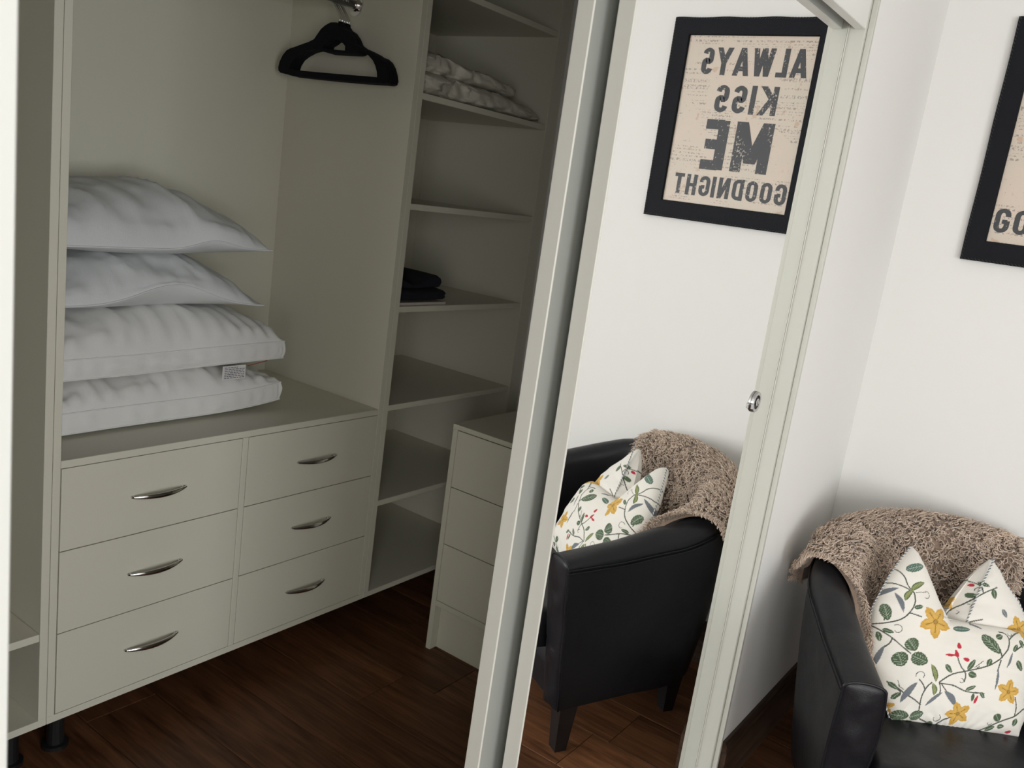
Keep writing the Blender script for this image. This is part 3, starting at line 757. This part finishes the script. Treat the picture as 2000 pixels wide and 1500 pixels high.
# bottom closing strip and arm front panels
for e, nm in ((0, 'near'), (-1, 'far')):
    loop = SP[:, e, :]; c = loop[[0, 8, 15, 22, -1]].mean(0)
    fd = np.array([-bv[0], -bv[1], 0]); r0 = SP[:, e, :]; zr = r0[:, 2]; kt = int(np.argmax(zr)); ztp = zr[kt]
    side_o, side_i = r0[:kt+1], r0[kt:][::-1]
    cols = []; NR, NC = 40, 17
    for k in range(NR):
        zn = math.sin(k/(NR-1)*math.pi/2); z = .141+(ztp-.0005-.141)*zn
        po = np.array([np.interp(z, side_o[:, 2], side_o[:, c_]) for c_ in (0, 1)]); pi_ = np.array([np.interp(z, side_i[:, 2], side_i[:, c_]) for c_ in (0, 1)])
        if z < .335: pi_ = po+(side_i[0, :2]-np.array([np.interp(.335, side_o[:, 2], side_o[:, c_]) for c_ in (0, 1)]))
        row = []
        for j in range(NC):
            x = math.sin((-1+2*j/(NC-1))*math.pi/2); p2 = po+(pi_-po)*(x+1)/2
            bul = .015*math.sqrt(max(0, 1-x*x))*(1-zn**10)**.5; wr = vnoise(np.array([z*26.]), np.array([x*1.5+9*e]), 44, 2)[0]*.006*(1-x*x)*(1-zn**6)
            row.append((p2[0]+fd[0]*(bul+wr), p2[1]+fd[1]*(bul+wr), z))
        cols.append(row)
    loop = r0
    m = MB(); m.grid(cols)
    obj('arm_front_panel', m, LEATHER, chair, smooth=True)
    m = MB(); m.tube(loop+fd*.001, .0036, 8); obj('piping', m, LEATHER, chair, smooth=True)
# outer seam double stitch line along the rim
for dz in (0, .009):
    p, q, nx, nq = offset_path(TT, 0, 0); m = MB(); m.tube(W3(p+nx*.0035, q+nq*.0035, ztop(TT)-.016+dz), .0017, 6); obj('rim_seam', m, LEATHER, chair, smooth=True)
# seat: rail + cushion
def in_outline(ps, hw, pm, pd, e):
    return None
def seat_slab(zlo, zhi, p_front, inset, crown, seed, rnd=.03, pb=.50):
    nu, nv = 54, 54; m = MB(); P = []; Q = []
    for i in range(nu):
        s_ = i/(nu-1); p = p_front+(pb-p_front)*s_
        hwid = (.36-ARM-inset) if p < .30 else (.36-ARM-inset)*math.sqrt(max(0.02, 1-((p-.30)/(pb-.30+.03))**2.4))
        for j in range(nv):
            v = -1+2*j/(nv-1); v = math.sin(v*math.pi/2); q = hwid*v
            ed = min((p-p_front), hwid*(1-abs(v)), max(pb-p, 0)+.0)
            k = math.sqrt(max(0, 1-(1-min(ed/rnd, 1))**2))
            P.append(W3(p, q, zlo+(zhi-zlo)*(.55+.45*k)+crown*(1-v*v)*math.sin(math.pi*min(1, s_*1.1+.05)))); Q.append(W3(p, q, zlo))
    P = np.array(P).reshape(nu, nv, 3); Q = np.array(Q).reshape(nu, nv, 3)
    P[..., 2] += vnoise(P[..., 0]*10, P[..., 1]*10, seed, 3)*.004
    m.grid(P); m.grid(Q[::-1])
    idx = [(i, 0) for i in range(nu)]+[(nu-1, j) for j in range(1, nv)]+[(i, nv-1) for i in range(nu-2, -1, -1)]+[(0, j) for j in range(nv-2, 0, -1)]
    m.grid([[Q[i, j] for i, j in idx], [P[i, j] for i, j in idx]], closed_v=True)
    return m
obj('seat_rail', seat_slab(.150, .285, .040, .002, 0, 50, .015), LEATHER, chair, smooth=True)
obj('seat_cushion', seat_slab(.286, .385, -.018, .004, .016, 51, .035), LEATHER, chair, smooth=True)
for (p, q) in ((.085, .312), (.085, -.312), (.50, .215), (.50, -.215)):
    m = MB(); P = []
    for z, h in ((0, .017), (.142, .026)):
        P.append([W3(p+a*h, q+b*h, z) for a, b in ((-1, -1), (1, -1), (1, 1), (-1, 1))])
    m.grid(P, closed_v=True); m.f.append((0, 1, 2, 3)); m.f.append((4, 5, 6, 7)); obj('leg', m, LEGM, chair)
m = MB(); L1 = SP[0][::4]; m.add([*L1, W3(.3, 0, .145)], [(i, i+1, len(L1)) for i in range(len(L1)-1)]); obj('underside', m, LEGM, chair)

# ------------------------------------------------------------------ sheepskin draped over the chair back
def fleece():
    nu, nv = 150, 80
    # a: along the rim (t), b: across (-1 outside bottom ... crest ... 1 inside bottom)
    tb = np.linspace(0, 1, nv)
    rows_t = []
    P = np.zeros((nu, nv, 3)); 
    for j, b_ in enumerate(tb):
        # near side start: outside t=-.56, crest t=-.60, inside sweeps forward to -.80
        tn = np.interp(b_, [0, .12, .25, .33, .42, .50, .62, .85, 1.0], [-.40, -.44, -.49, -.56, -.63, -.68, -.74, -.80, -.77])+.012*math.sin(b_*21)
        tf = np.interp(b_, [0, .3, .6, 1.0], [.12, .20, .24, .16])+.02*math.sin(b_*15+1)
        ts = np.linspace(tn, tf, nu)
        ts_full = TT
        zt = ztop(ts)
        out = .110 if True else 0
        # piecewise profile: outside hang, crown, inside hang
        if b_ < .25:
            q = b_/.25; off = .010+.030*np.sin((1-q)*1.57)*np.exp(-((ts+.42)/.25)**2)+0*ts; z = zt-.010-(.11-.02*np.sin(ts*9))*(1-q)
        elif b_ < .50:
            a = (b_-.25)/.25*math.pi; arcw = np.clip((1-np.abs(ts))/.32, 0, 1)
            off = -ARM/2+(ARM/2+.008)*math.cos(a)+0*ts; z = zt-.006+(.030*arcw+.018+.008)*abs(math.sin(a))**.75
        else:
            q = (b_-.50)/.50; off = -ARM-.008-.012*math.sin(q*3.0)+0*ts-.02*q*q; z = (zt-.006)+(.400-zt)*q
        p, qv, nx, nq = offset_path(ts, 0, 0)
        P[:, j] = W3(p+nx*off, qv+nq*off, z)
    n1 = vnoise(P[..., 0]*22+P[..., 2]*9, P[..., 1]*22-P[..., 2]*7, 61, 3)
    return P, n1
FP, fn = fleece()
def normals(P):
    du = np.gradient(P, axis=0); dv = np.gradient(P, axis=1); n = np.cross(du, dv); n /= np.linalg.norm(n, axis=-1)[..., None]+1e-12
    return n
FN = normals(FP)
cen = W3(.28, 0, .45)
# orientation: crown normals must point up
if FN[70, 30, 2] < 0: FN = -FN
FT = FP+FN*(.008+.004*fn)[..., None]
m = MB(); m.grid(FT); m.grid((FP-FN*.002)[::-1])
nu, nv = FT.shape[:2]
idx = [(i, 0) for i in range(nu)]+[(nu-1, j) for j in range(1, nv)]+[(i, nv-1) for i in range(nu-2, -1, -1)]+[(0, j) for j in range(nv-2, 0, -1)]
m.grid([[FP[i, j]-FN[i, j]*.002 for i, j in idx], [FT[i, j] for i, j in idx]], closed_v=True)
sk = obj('sheepskin', m, HIDE, None, smooth=True, origin=W3(.5, .1, .45)); tag(sk, 'curly beige-brown sheepskin draped over the armchair back', 'sheepskin')
# curly locks
NL = 16000
ci = RNG.uniform(0, nu-1.001, NL); cj = RNG.uniform(0, nv-1.001, NL)
NE = 2600; ci[:NE] = np.where(RNG.random(NE) < .75, RNG.uniform(0, 2.0, NE), nu-1-RNG.uniform(.01, 2, NE)); NB = 1500; cj[NE:NE+NB] = np.where(RNG.random(NB) < .6, RNG.uniform(0, 1.5, NB), nv-1-RNG.uniform(.01, 1.5, NB))
i0, j0 = ci.astype(int), cj.astype(int); fi, fj = (ci-i0)[:, None], (cj-j0)[:, None]
def bil(A): return (A[i0, j0]*(1-fi)+A[i0+1, j0]*fi)*(1-fj)+(A[i0, j0+1]*(1-fi)+A[i0+1, j0+1]*fi)*fj
base = bil(FT); nn_ = bil(FN); nn_ /= np.linalg.norm(nn_, axis=1)[:, None]
dvv = np.gradient(FP, axis=1); tv = bil(dvv); tv /= np.linalg.norm(tv, axis=1)[:, None]; tu = np.cross(nn_, tv)
K, SEG = 12, 4
sK = np.linspace(0, 1, K)[None, :, None]
ln = RNG.uniform(.018, .032, (NL, 1, 1)); rad = RNG.uniform(.0028, .0052, (NL, 1, 1)); ph = RNG.uniform(0, 6.28, (NL, 1, 1)); turns = RNG.uniform(1.1, 2.3, (NL, 1, 1))
lean_a = (vnoise(base[:, 0]*16, base[:, 1]*16+base[:, 2]*16, 71, 2)*4.0+RNG.uniform(-.9, .9, NL))[:, None, None]
lean = np.cos(lean_a)*tv[:, None]+np.sin(lean_a)*tu[:, None]
duu = np.gradient(FP, axis=0); gu = bil(duu); gu /= np.linalg.norm(gu, axis=1)[:, None]
e0 = (ci < 2.2)[:, None, None]; e1 = (ci > nu-3.2)[:, None, None]; e2 = (cj < 1.6)[:, None, None]; e3 = (cj > nv-2.6)[:, None, None]
lean = lean*.5*(e0 | e1 | e2 | e3)+lean*~(e0 | e1 | e2 | e3)-gu[:, None]*e0+gu[:, None]*e1-tv[:, None]*e2+tv[:, None]*e3
ang = ph+turns*6.283*sK
cl_ = base[:, None]-nn_[:, None]*.002+nn_[:, None]*(ln*.62*np.sin(sK*1.5))+lean*(ln*.75*sK**1.4)+(tu[:, None]*np.cos(ang)+tv[:, None]*np.sin(ang))*rad*sK**.5+nn_[:, None]*rad*.6*np.sin(ang+1)*sK
tan = np.gradient(cl_, axis=1); tan /= np.linalg.norm(tan, axis=2)[..., None]+1e-9
rf = np.array([.37, .61, .7]); sa = np.cross(tan, rf); sa /= np.linalg.norm(sa, axis=2)[..., None]+1e-9; sb = np.cross(tan, sa)
wd = (RNG.uniform(.0014, .0024, (NL, 1, 1))*(1-sK**2.5*.75))
VV = np.stack([cl_+wd*(sa*math.cos(k*2*math.pi/SEG)+sb*math.sin(k*2*math.pi/SEG)) for k in range(SEG)], 2)   # NL,K,SEG,3
VV = VV.reshape(-1, 3)
kk, ss = np.meshgrid(np.arange(K-1), np.arange(SEG), indexing='ij'); a = kk*SEG+ss; b = kk*SEG+(ss+1) % SEG
q4 = np.stack([a, b, b+SEG, a+SEG], -1).reshape(-1, 4)
FF = (q4[None]+(np.arange(NL)*K*SEG)[:, None, None]).reshape(-1, 4)
org = ORG[sk.name]
me = bpy.data.meshes.new('wool'); me.vertices.add(len(VV)); me.vertices.foreach_set('co', (VV-org).astype('f').ravel())
me.loops.add(FF.size); me.loops.foreach_set('vertex_index', FF.astype('i').ravel()); me.polygons.add(len(FF))
me.polygons.foreach_set('loop_start', np.arange(0, FF.size, 4, dtype='i')); me.polygons.foreach_set('loop_total', np.full(len(FF), 4, 'i'))
me.update(calc_edges=True); me.polygons.foreach_set('use_smooth', [True]*len(FF)); me.materials.append(WOOLM)
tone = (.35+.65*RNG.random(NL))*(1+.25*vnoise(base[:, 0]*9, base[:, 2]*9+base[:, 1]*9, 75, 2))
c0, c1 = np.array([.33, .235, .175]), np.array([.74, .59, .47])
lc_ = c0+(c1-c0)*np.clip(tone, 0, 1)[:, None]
tipv = np.broadcast_to((.42+.80*sK[0, :, 0])[None, :, None], (NL, K, 1))  # roots darker, tips lighter: shade of the crevices put into the lock colour
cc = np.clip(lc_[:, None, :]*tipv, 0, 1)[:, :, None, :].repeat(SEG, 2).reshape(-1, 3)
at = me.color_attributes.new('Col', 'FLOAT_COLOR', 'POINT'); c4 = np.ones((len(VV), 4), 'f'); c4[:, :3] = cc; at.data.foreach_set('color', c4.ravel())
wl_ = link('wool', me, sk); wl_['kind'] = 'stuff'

# ------------------------------------------------------------------ patterned cushion
Bc = np.array([2.11, -.52, .40]); cu = np.array([.55, -.835, 0]); cu /= np.linalg.norm(cu); cv = np.array([.168, .11, .33]); cv /= np.linalg.norm(cv)
cn = np.cross(cv, cu); cn /= np.linalg.norm(cn)
if cn @ (np.array([0, -.64, 1.43])-Bc) < 0: cn = -cn
def cush(px, py, off):
    c = np.stack([(np.asarray(px, float)-1000)/FPX, -(np.asarray(py, float)-750)/FPX, np.ones_like(np.asarray(px, float))], -1)
    v = c @ Mrows; C0 = np.array([0, -.64, 1.43]); O = Bc+cn*off
    t = ((O-C0) @ cn)/(v @ cn); P = C0+t[..., None]*v-O
    return P @ cu, P @ cv
def crop6(pts, off=.045):
    a = np.array(pts, float); return np.stack(cush(1660+a[:, 0]/3.75, 1050+a[:, 1]/3.75, off), -1)

# ---- print elements, laid out on the cloth in metres
FILL = []    # (kind, params, colour)
GREEN, TEAL, GREY, RED, YEL, DARK, OLIVE = (.070, .110, .055), (.085, .150, .120), (.16, .18, .20), (.50, .022, .045), (.62, .36, .06), (.075, .085, .070), (.16, .20, .07)
def conv(cx, cy, L_, ang):
    a = math.radians(ang); d = np.array([math.cos(a), math.sin(a)])*L_/2
    P = crop6([(cx-d[0], cy-d[1]), (cx+d[0], cy+d[1]), (cx, cy), (cx-d[1], cy+d[0])])
    return P
leaves = [(495, 215, 130, 62, -12, TEAL), (280, 540, 125, 70, 82, GREEN), (442, 785, 98, 95, 60, GREEN), (365, 890, 110, 108, 70, GREEN), (495, 890, 125, 95, 25, GREEN), (1035, 780, 175, 82, 52, GREEN),
    (835, 668, 130, 42, 2, TEAL), (495, 510, 66, 32, -8, GREEN), (232, 720, 74, 32, 78, GREEN), (285, 682, 74, 30, 22, GREEN), (872, 932, 92, 36, -52, GREEN), (880, 1005, 62, 46, 22, GREEN), (1005, 915, 62, 38, -60, GREEN),
    (335, 1085, 80, 30, 42, GREEN), (355, 1158, 64, 34, -50, GREEN), (398, 1305, 116, 78, 8, GREEN), (510, 1302, 96, 70, -22, GREEN), (870, 1102, 76, 28, -22, GREEN), (886, 1170, 58, 24, 100, GREEN), (955, 1155, 52, 28, 60, GREEN),
    (1085, 1320, 64, 52, 60, GREEN), (1125, 1385, 46, 34, 0, GREEN), (1215, 1355, 56, 36, 90, GREEN), (1110, 725, 56, 42, -22, GREEN), (1212, 810, 66, 28, -52, GREEN), (985, 405, 66, 42, 8, GREEN), (1135, 400, 72, 40, 80, GREEN),
    (1070, 325, 78, 30, 28, GREEN), (372, 152, 92, 28, -60, GREEN), (155, 740, 90, 30, 78, GREEN), (710, 960, 76, 34, 52, GREEN), (1240, 940, 84, 44, 62, GREEN), (1060, 1400, 60, 34, -30, GREEN), (630, 1365, 50, 26, 30, GREEN), (1265, 780, 60, 30, 80, GREEN),
    (1330, 900, 90, 60, 50, GREEN), (1340, 1180, 100, 70, -30, GREEN), (60, 900, 80, 40, 70, GREEN), (1215, 545, 70, 36, 60, GREY), (470, 1355, 120, 26, 5, GREEN)]
pods = [(300, 388, 160, 34, -22, GREY), (372, 470, 155, 34, 74, GREY), (235, 870, 185, 34, -72, GREY), (430, 1130, 180, 44, -56, GREY), (608, 1180, 150, 26, -42, GREY), (730, 1175, 145, 44, 52, GREY), (1062, 1030, 175, 18, 100, GREY), (1160, 900, 125, 18, 112, GREY),
        (495, 355, 125, 44, -30, OLIVE), (430, 418, 105, 40, -52, OLIVE), (605, 990, 135, 42, 76, OLIVE), (605, 1110, 92, 38, 82, OLIVE), (960, 645, 100, 18, 25, GREY)]
reds = [(715, 860, 64, 26, 5), (768, 850, 56, 38, 78), (792, 792, 46, 38, 88), (835, 893, 46, 34, 18), (910, 1185, 62, 26, 112), (960, 275, 42, 30, 0), (1000, 325, 36, 32, 0), (1200, 1428, 42, 30, 0), (745, 862, 30, 16, 10)]
flowers = [(620, 618, 112, -14), (798, 1290, 80, 0), (1148, 1130, 84, 30), (300, 1245, 56, 10), (830, 440, 62, 20), (1330, 660, 90, 0)]
stems = [[(110, 650), (180, 625), (270, 625), (380, 600), (450, 530), (475, 460), (470, 405)], [(465, 400), (430, 350), (420, 285), (385, 225), (355, 185), (420, 110)], [(270, 310), (350, 325), (430, 372), (462, 400)], [(180, 625), (310, 735), (380, 800), (432, 850)],
    [(640, 1060), (700, 1015), (760, 992), (830, 980), (1000, 942), (1090, 890), (1160, 810), (1182, 745), (1170, 700), (1120, 688)], [(585, 1060), (535, 1110), (515, 1180), (520, 1270)], [(520, 1222), (470, 1185), (390, 1130), (350, 1090)], [(640, 1065), (740, 1078), (800, 1110), (840, 1130), (965, 1142)],
    [(822, 980), (785, 930), (773, 880)], [(820, 975), (835, 1010), (822, 1055)], [(540, 1330), (600, 1355), (680, 1395)], [(672, 1390), (690, 1342), (765, 1312)], [(980, 1432), (1100, 1352), (1200, 1312), (1275, 1265)], [(1200, 1312), (1216, 1240), (1205, 1172)], [(430, 552), (510, 582)],
    [(820, 560), (860, 505), (960, 458), (1060, 390), (1160, 350)], [(835, 500), (870, 490)], [(920, 632), (960, 605), (1045, 590)], [(500, 1040), (530, 1080), (535, 1110)], [(300, 1055), (340, 1090), (385, 1130), (375, 1160)], [(265, 600), (280, 540)], [(1100, 880), (1095, 820)], [(310, 735), (300, 770), (265, 800)],
    [(170, 640), (190, 600), (180, 545)], [(1060, 390), (1050, 330), (970, 275)], [(640, 1060), (655, 1110), (640, 1160)], [(660, 1075), (700, 1130)], [(1090, 900), (1065, 980)], [(1182, 745), (1240, 700), (1330, 680)], [(1200, 830), (1330, 760)], [(130, 640), (160, 700), (150, 760)], [(1275, 1265), (1340, 1240)]]
def curl(cx, cy, r, a0, a1, n=16): return [(cx+r*(1-.45*i/n)*math.cos(math.radians(a0+(a1-a0)*i/n)), cy+r*(1-.45*i/n)*math.sin(math.radians(a0+(a1-a0)*i/n))) for i in range(n+1)]
curls = [curl(345, 672, 36, -120, 160), curl(510, 1010, 36, 170, 400), curl(560, 425, 34, -100, 130), curl(655, 1325, 30, -60, 200), curl(800, 1050, 20, -90, 150), curl(1040, 1360, 18, 0, 200), curl(1195, 705, 18, 0, 200), curl(1035, 370, 26, 180, 380),
         [(480, 405), (520, 400), (560, 402)], [(895, 950), (925, 930), (960, 905)], [(915, 945), (905, 970), (930, 940)], [(360, 1045), (370, 1090), (395, 1110)], [(895, 515), (905, 530), (885, 545)], [(960, 470), (985, 480), (965, 495)]]
def draw(A, Bq, col):
    """paint the print on points with cloth coordinates A,Bq"""
    P = np.stack([A, Bq], -1)
    def near(c, r): return np.where((np.abs(A-c[0]) < r) & (np.abs(Bq-c[1]) < r))[0]
    def line(pts, wd, colr):
        Q = crop6(pts); w0 = wd
        for a, b in zip(Q[:-1], Q[1:]):
            c = (a+b)/2; L_ = np.linalg.norm(b-a); ii = near(c, L_/2+w0*2)
            if not len(ii): continue
            d = (b-a)/(L_+1e-9); rel = P[ii]-a; t = np.clip(rel @ d, 0, L_); dist = np.linalg.norm(rel-t[:, None]*d, axis=1)
            col[ii[dist < w0]] = colr
    for s_ in stems:
        # smooth by Chaikin
        q = np.array(s_, float)
        for _ in range(2):
            if len(q) > 2:
                n_ = [q[0]]
                for a, b in zip(q[:-1], q[1:]): n_ += [a*.75+b*.25, a*.25+b*.75]
                q = np.array(n_+[q[-1]])
        line(q, .0014, DARK)
    for s_ in curls: line(s_, .0007, DARK)
    def leaf(cx, cy, L_, W_, ang, colr, shape='leaf'):
        C = conv(cx, cy, L_, ang); mid = C[2]; ax = (C[1]-C[0])/2; per = (C[3]-C[2])*(W_/L_); r = max(np.linalg.norm(ax), np.linalg.norm(per))*1.05
        ii = near(mid, r+.002)
        if not len(ii): return
        Mi = np.linalg.inv(np.stack([ax, per], 1)); uv = (P[ii]-mid) @ Mi.T; u_, v_ = uv[:, 0], uv[:, 1]
        if shape == 'leaf': half = np.clip(1-u_**2, 0, 1)**.58*(1+.18*(-u_))*1.0+.035*np.sin(u_*22)*(W_ > 55)
        elif shape == 'pod': half = np.clip(1-u_**2, 0, 1)**.9; v_ = v_-.55*(u_**2-.4)
        else: half = np.clip(1-u_**2, 0, 1)**.5*(.75+.25*u_)
        ins = (np.abs(v_) < half) & (np.abs(u_) < 1); col[ii[ins]] = colr
        if shape == 'leaf' and W_ > 26:
            vein = ins & (np.abs(v_) < .06*60/max(W_, 40)) & (np.abs(u_) < .85); 
            sv_ = ins & (np.abs(((u_+np.abs(v_)*.6)*3.2) % 1-.5) < .07) & (np.abs(v_) > .08) & (np.abs(v_) < half*.8) & (W_ > 60)
            col[ii[vein | sv_]] = (.42, .50, .40)
        if shape == 'pod' and colr is OLIVE:
            dots = ins & (np.abs((u_*6) % 1-.5) < .25) & (np.abs(v_) < half*.5); col[ii[dots]] = (.35, .38, .16)
            rim = ins & (np.abs(v_) > half*.72); col[ii[rim]] = GREEN
    for a in pods: leaf(*a, shape='pod')
    for a in leaves: leaf(*a)
    for a in reds: leaf(*a, RED, shape='berry')
    for cx, cy, r, rot in flowers:
        C = conv(cx, cy, 2*r, rot); mid = C[2]; ax = (C[1]-C[0])/2; per = (C[3]-C[2]); ii = near(mid, np.linalg.norm(ax)*1.15)
        if not len(ii): continue
        Mi = np.linalg.inv(np.stack([ax, per], 1)); uv = (P[ii]-mid) @ Mi.T; rr_ = np.hypot(uv[:, 0], uv[:, 1]); th_ = np.arctan2(uv[:, 1], uv[:, 0])
        pet = np.abs(((th_/(2*math.pi)*5) % 1)-.5)*2      # 0 centre of petal ... 1 between petals (phase)
        lim = .56+.58*(1-pet)**.75*(1+.06*np.sin(th_*23)); ins = rr_ < lim; col[ii[ins]] = YEL
        col[ii[ins & (rr_ < lim*.96) & (np.abs(pet-.02) < .05) & (rr_ > .2) & (rr_ < .72)]] = (.20, .12, .04)
        col[ii[(rr_ < .15)]] = (.45, .26, .05); col[ii[(rr_ > .12) & (rr_ < .16)]] = (.16, .11, .04)
        lighter = ins & (pet > .25) & (rr_ > .25) & (rr_ < lim*.8); col[ii[lighter]] = (.68, .42, .10)
    return col

def px_edge(pts, off): return np.stack(cush([p[0] for p in pts], [p[1] for p in pts], off), -1)
LB = px_edge([(1737, 1406), (1727, 1370), (1713, 1330), (1698, 1290), (1691, 1240), (1703, 1185), (1737, 1122), (1760, 1090), (1778, 1068)], .0)
RB = px_edge([(1985, 1440), (1998, 1400), (2008, 1350), (2010, 1300), (2006, 1255), (1990, 1232), (1940, 1238), (1890, 1242), (1868, 1244), (1850, 1215), (1830, 1172), (1806, 1112), (1790, 1080), (1778, 1068)], .0)
def cushion_body(LBx, RBx, bs, T, nx_, off0=0., seed=5, dent=True, cols=True, tipr=.045):
    nb = len(bs); al = np.interp(bs, LBx[:, 1], LBx[:, 0]); ar = np.interp(bs, RBx[:, 1], RBx[:, 0])
    s_ = np.linspace(0, 1, nx_); s_ = .5-.5*np.cos(s_*math.pi)*(.35+.65) if False else s_
    if dent:
        asp = np.minimum(.004, ar-.03*(ar-al)); sp = s_[None]
        A = np.where(sp < .5, al[:, None]+(asp-al)[:, None]*sp*2, asp[:, None]+(ar-asp)[:, None]*(sp-.5)*2)
    else: A = al[:, None]+(ar-al)[:, None]*s_[None]
    Bb = np.repeat(bs[:, None], nx_, 1)
    # distance to outline polygon
    poly = np.concatenate([LBx, RBx[::-1]]); D = np.full(A.shape, 9.0)
    for a, b in zip(poly, np.roll(poly, -1, 0)):
        d = b-a; L2 = d @ d+1e-12; t = np.clip(((A-a[0])*d[0]+(Bb-a[1])*d[1])/L2, 0, 1)
        D = np.minimum(D, np.hypot(A-a[0]-t*d[0], Bb-a[1]-t*d[1]))
    k = 1-np.clip(D/.11, 0, 1); H = T*np.sqrt(np.clip(1-k**2.2, 0, 1))
    fold = vnoise(A*14, Bb*26, seed, 3)*.0045*np.clip(D/.02, 0, 1)
    rad = np.cos(np.arctan2(Bb+.05, A+.01)*26)*.0016*np.exp(-D/.03)
    front = Bc+A[..., None]*cu+Bb[..., None]*cv+(off0+H+fold+rad)[..., None]*cn
    back = Bc+A[..., None]*cu+Bb[..., None]*cv+(off0-H*.8+fold*.5)[..., None]*cn
    return A, Bb, front, back
bs = np.concatenate([np.linspace(LB[0, 1], .165, 150), np.linspace(.1665, .215, 60), np.linspace(.2165, LB[-1, 1]-.0008, 130)])
o0 = LB[:, 1].argsort(); LBs = LB[o0]; o1 = np.argsort(RB[:, 1], kind='stable')
RBm = RB.copy(); RBm[:, 1] = np.maximum.accumulate(RBm[:, 1]+np.arange(len(RBm))*1e-5)
LBm = LB.copy(); LBm[:, 1] = np.maximum.accumulate(LBm[:, 1]+np.arange(len(LBm))*1e-5)
cush_o = None
A, Bb, fr_, bk_ = cushion_body(LBm, RBm, bs, .055, 300)
m = MB(); m.grid(fr_); m.grid(bk_[:, ::-1])
nb, nx_ = A.shape
idx = [(i, 0) for i in range(nb)]+[(nb-1, j) for j in range(1, nx_)]+[(i, nx_-1) for i in range(nb-2, -1, -1)]+[(0, j) for j in range(nx_-2, 0, -1)]
m.grid([[bk_[i, j] for i, j in idx], [fr_[i, j] for i, j in idx]], closed_v=True)
V = m.V(); rel = V-Bc; base_c = np.tile(np.array([.82, .79, .72]), (len(V), 1)); col = draw(rel @ cu, rel @ cv, base_c)
cs = obj('cushion', m, CUSHM, None, smooth=True, origin=Bc, colors=col)
tag(cs, 'white cushion printed with yellow flowers, berries and green leaves on the armchair', 'cushion')
# folded-back second corner
LB2 = px_edge([(1880, 1300), (1862, 1240), (1850, 1195), (1868, 1165), (1895, 1130), (1918, 1106), (1935, 1092)], -.02)
RB2 = px_edge([(1999, 1300), (2008, 1250), (2006, 1210), (1992, 1175), (1966, 1140), (1955, 1115), (1943, 1096), (1936, 1092)], -.02)
for Q in (LB2, RB2): Q[:, 1] = np.maximum.accumulate(Q[:, 1]+np.arange(len(Q))*1e-5)
bs2 = np.linspace(max(LB2[0, 1], RB2[0, 1]), min(LB2[-1, 1], RB2[-1, 1])-.0006, 150)
A, Bb, fr_, bk_ = cushion_body(LB2, RB2, bs2, .030, 140, off0=-.028, seed=9, dent=False)
# crease along the seam line from the tip down-left
sl = px_edge([(1935, 1092), (1875, 1228)], -.02); d = (sl[1]-sl[0])/np.linalg.norm(sl[1]-sl[0]); side = (A-sl[0, 0])*d[1]-(Bb-sl[0, 1])*d[0]
back_amt = np.clip(side if side[-1, 0] > side[-1, -1] else -side, 0, 1); 
fr_ = fr_-(back_amt*.9)[..., None]*cn*.8
m = MB(); m.grid(fr_); m.grid(bk_[:, ::-1]-0); nb, nx_ = A.shape
idx = [(i, 0) for i in range(nb)]+[(nb-1, j) for j in range(1, nx_)]+[(i, nx_-1) for i in range(nb-2, -1, -1)]+[(0, j) for j in range(nx_-2, 0, -1)]
m.grid([[bk_[i, j] for i, j in idx], [fr_[i, j] for i, j in idx]], closed_v=True)
V = m.V(); rel = V-Bc; col = draw(rel @ cu, rel @ cv, np.tile(np.array([.80, .77, .71]), (len(V), 1)))
obj('folded_corner', m, CUSHM, cs, smooth=True, colors=col)
# twisted grey and white piping
def rope(pts_ab, off, parent):
    P = Bc+pts_ab[:, :1]*cu+pts_ab[:, 1:]*cv+cn*off
    # resample
    seg = np.linalg.norm(np.diff(P, axis=0), axis=1); s_ = np.concatenate([[0], np.cumsum(seg)]); n_ = int(s_[-1]/.0012); ss = np.linspace(0, s_[-1], n_)
    Q = np.stack([np.interp(ss, s_, P[:, k]) for k in range(3)], -1); T = np.gradient(Q, axis=0); T /= np.linalg.norm(T, axis=1)[:, None]
    a = np.cross(T, cn); a /= np.linalg.norm(a, axis=1)[:, None]; b = np.cross(T, a); ph = ss/.009*2*math.pi
    for k, mt, lb in ((0, WHITET, 'white strand'), (math.pi, GREYT, 'blue-grey strand')):
        m = MB(); m.tube(Q+(a*np.cos(ph+k)[:, None]+b*np.sin(ph+k)[:, None])*.0011, .0014, 6); obj('piping', m, mt, parent, smooth=True, label=lb)
rope(LBm, .003, cs)
rope(RBm[9:], .003, cs)
rope(px_edge([(1876, 1228), (1890, 1192), (1912, 1140), (1935, 1093)], -.02), -.004, cs)
rope(px_edge([(1936, 1092), (1955, 1115), (1966, 1140), (1992, 1175), (2006, 1210)], -.02), -.026, cs)
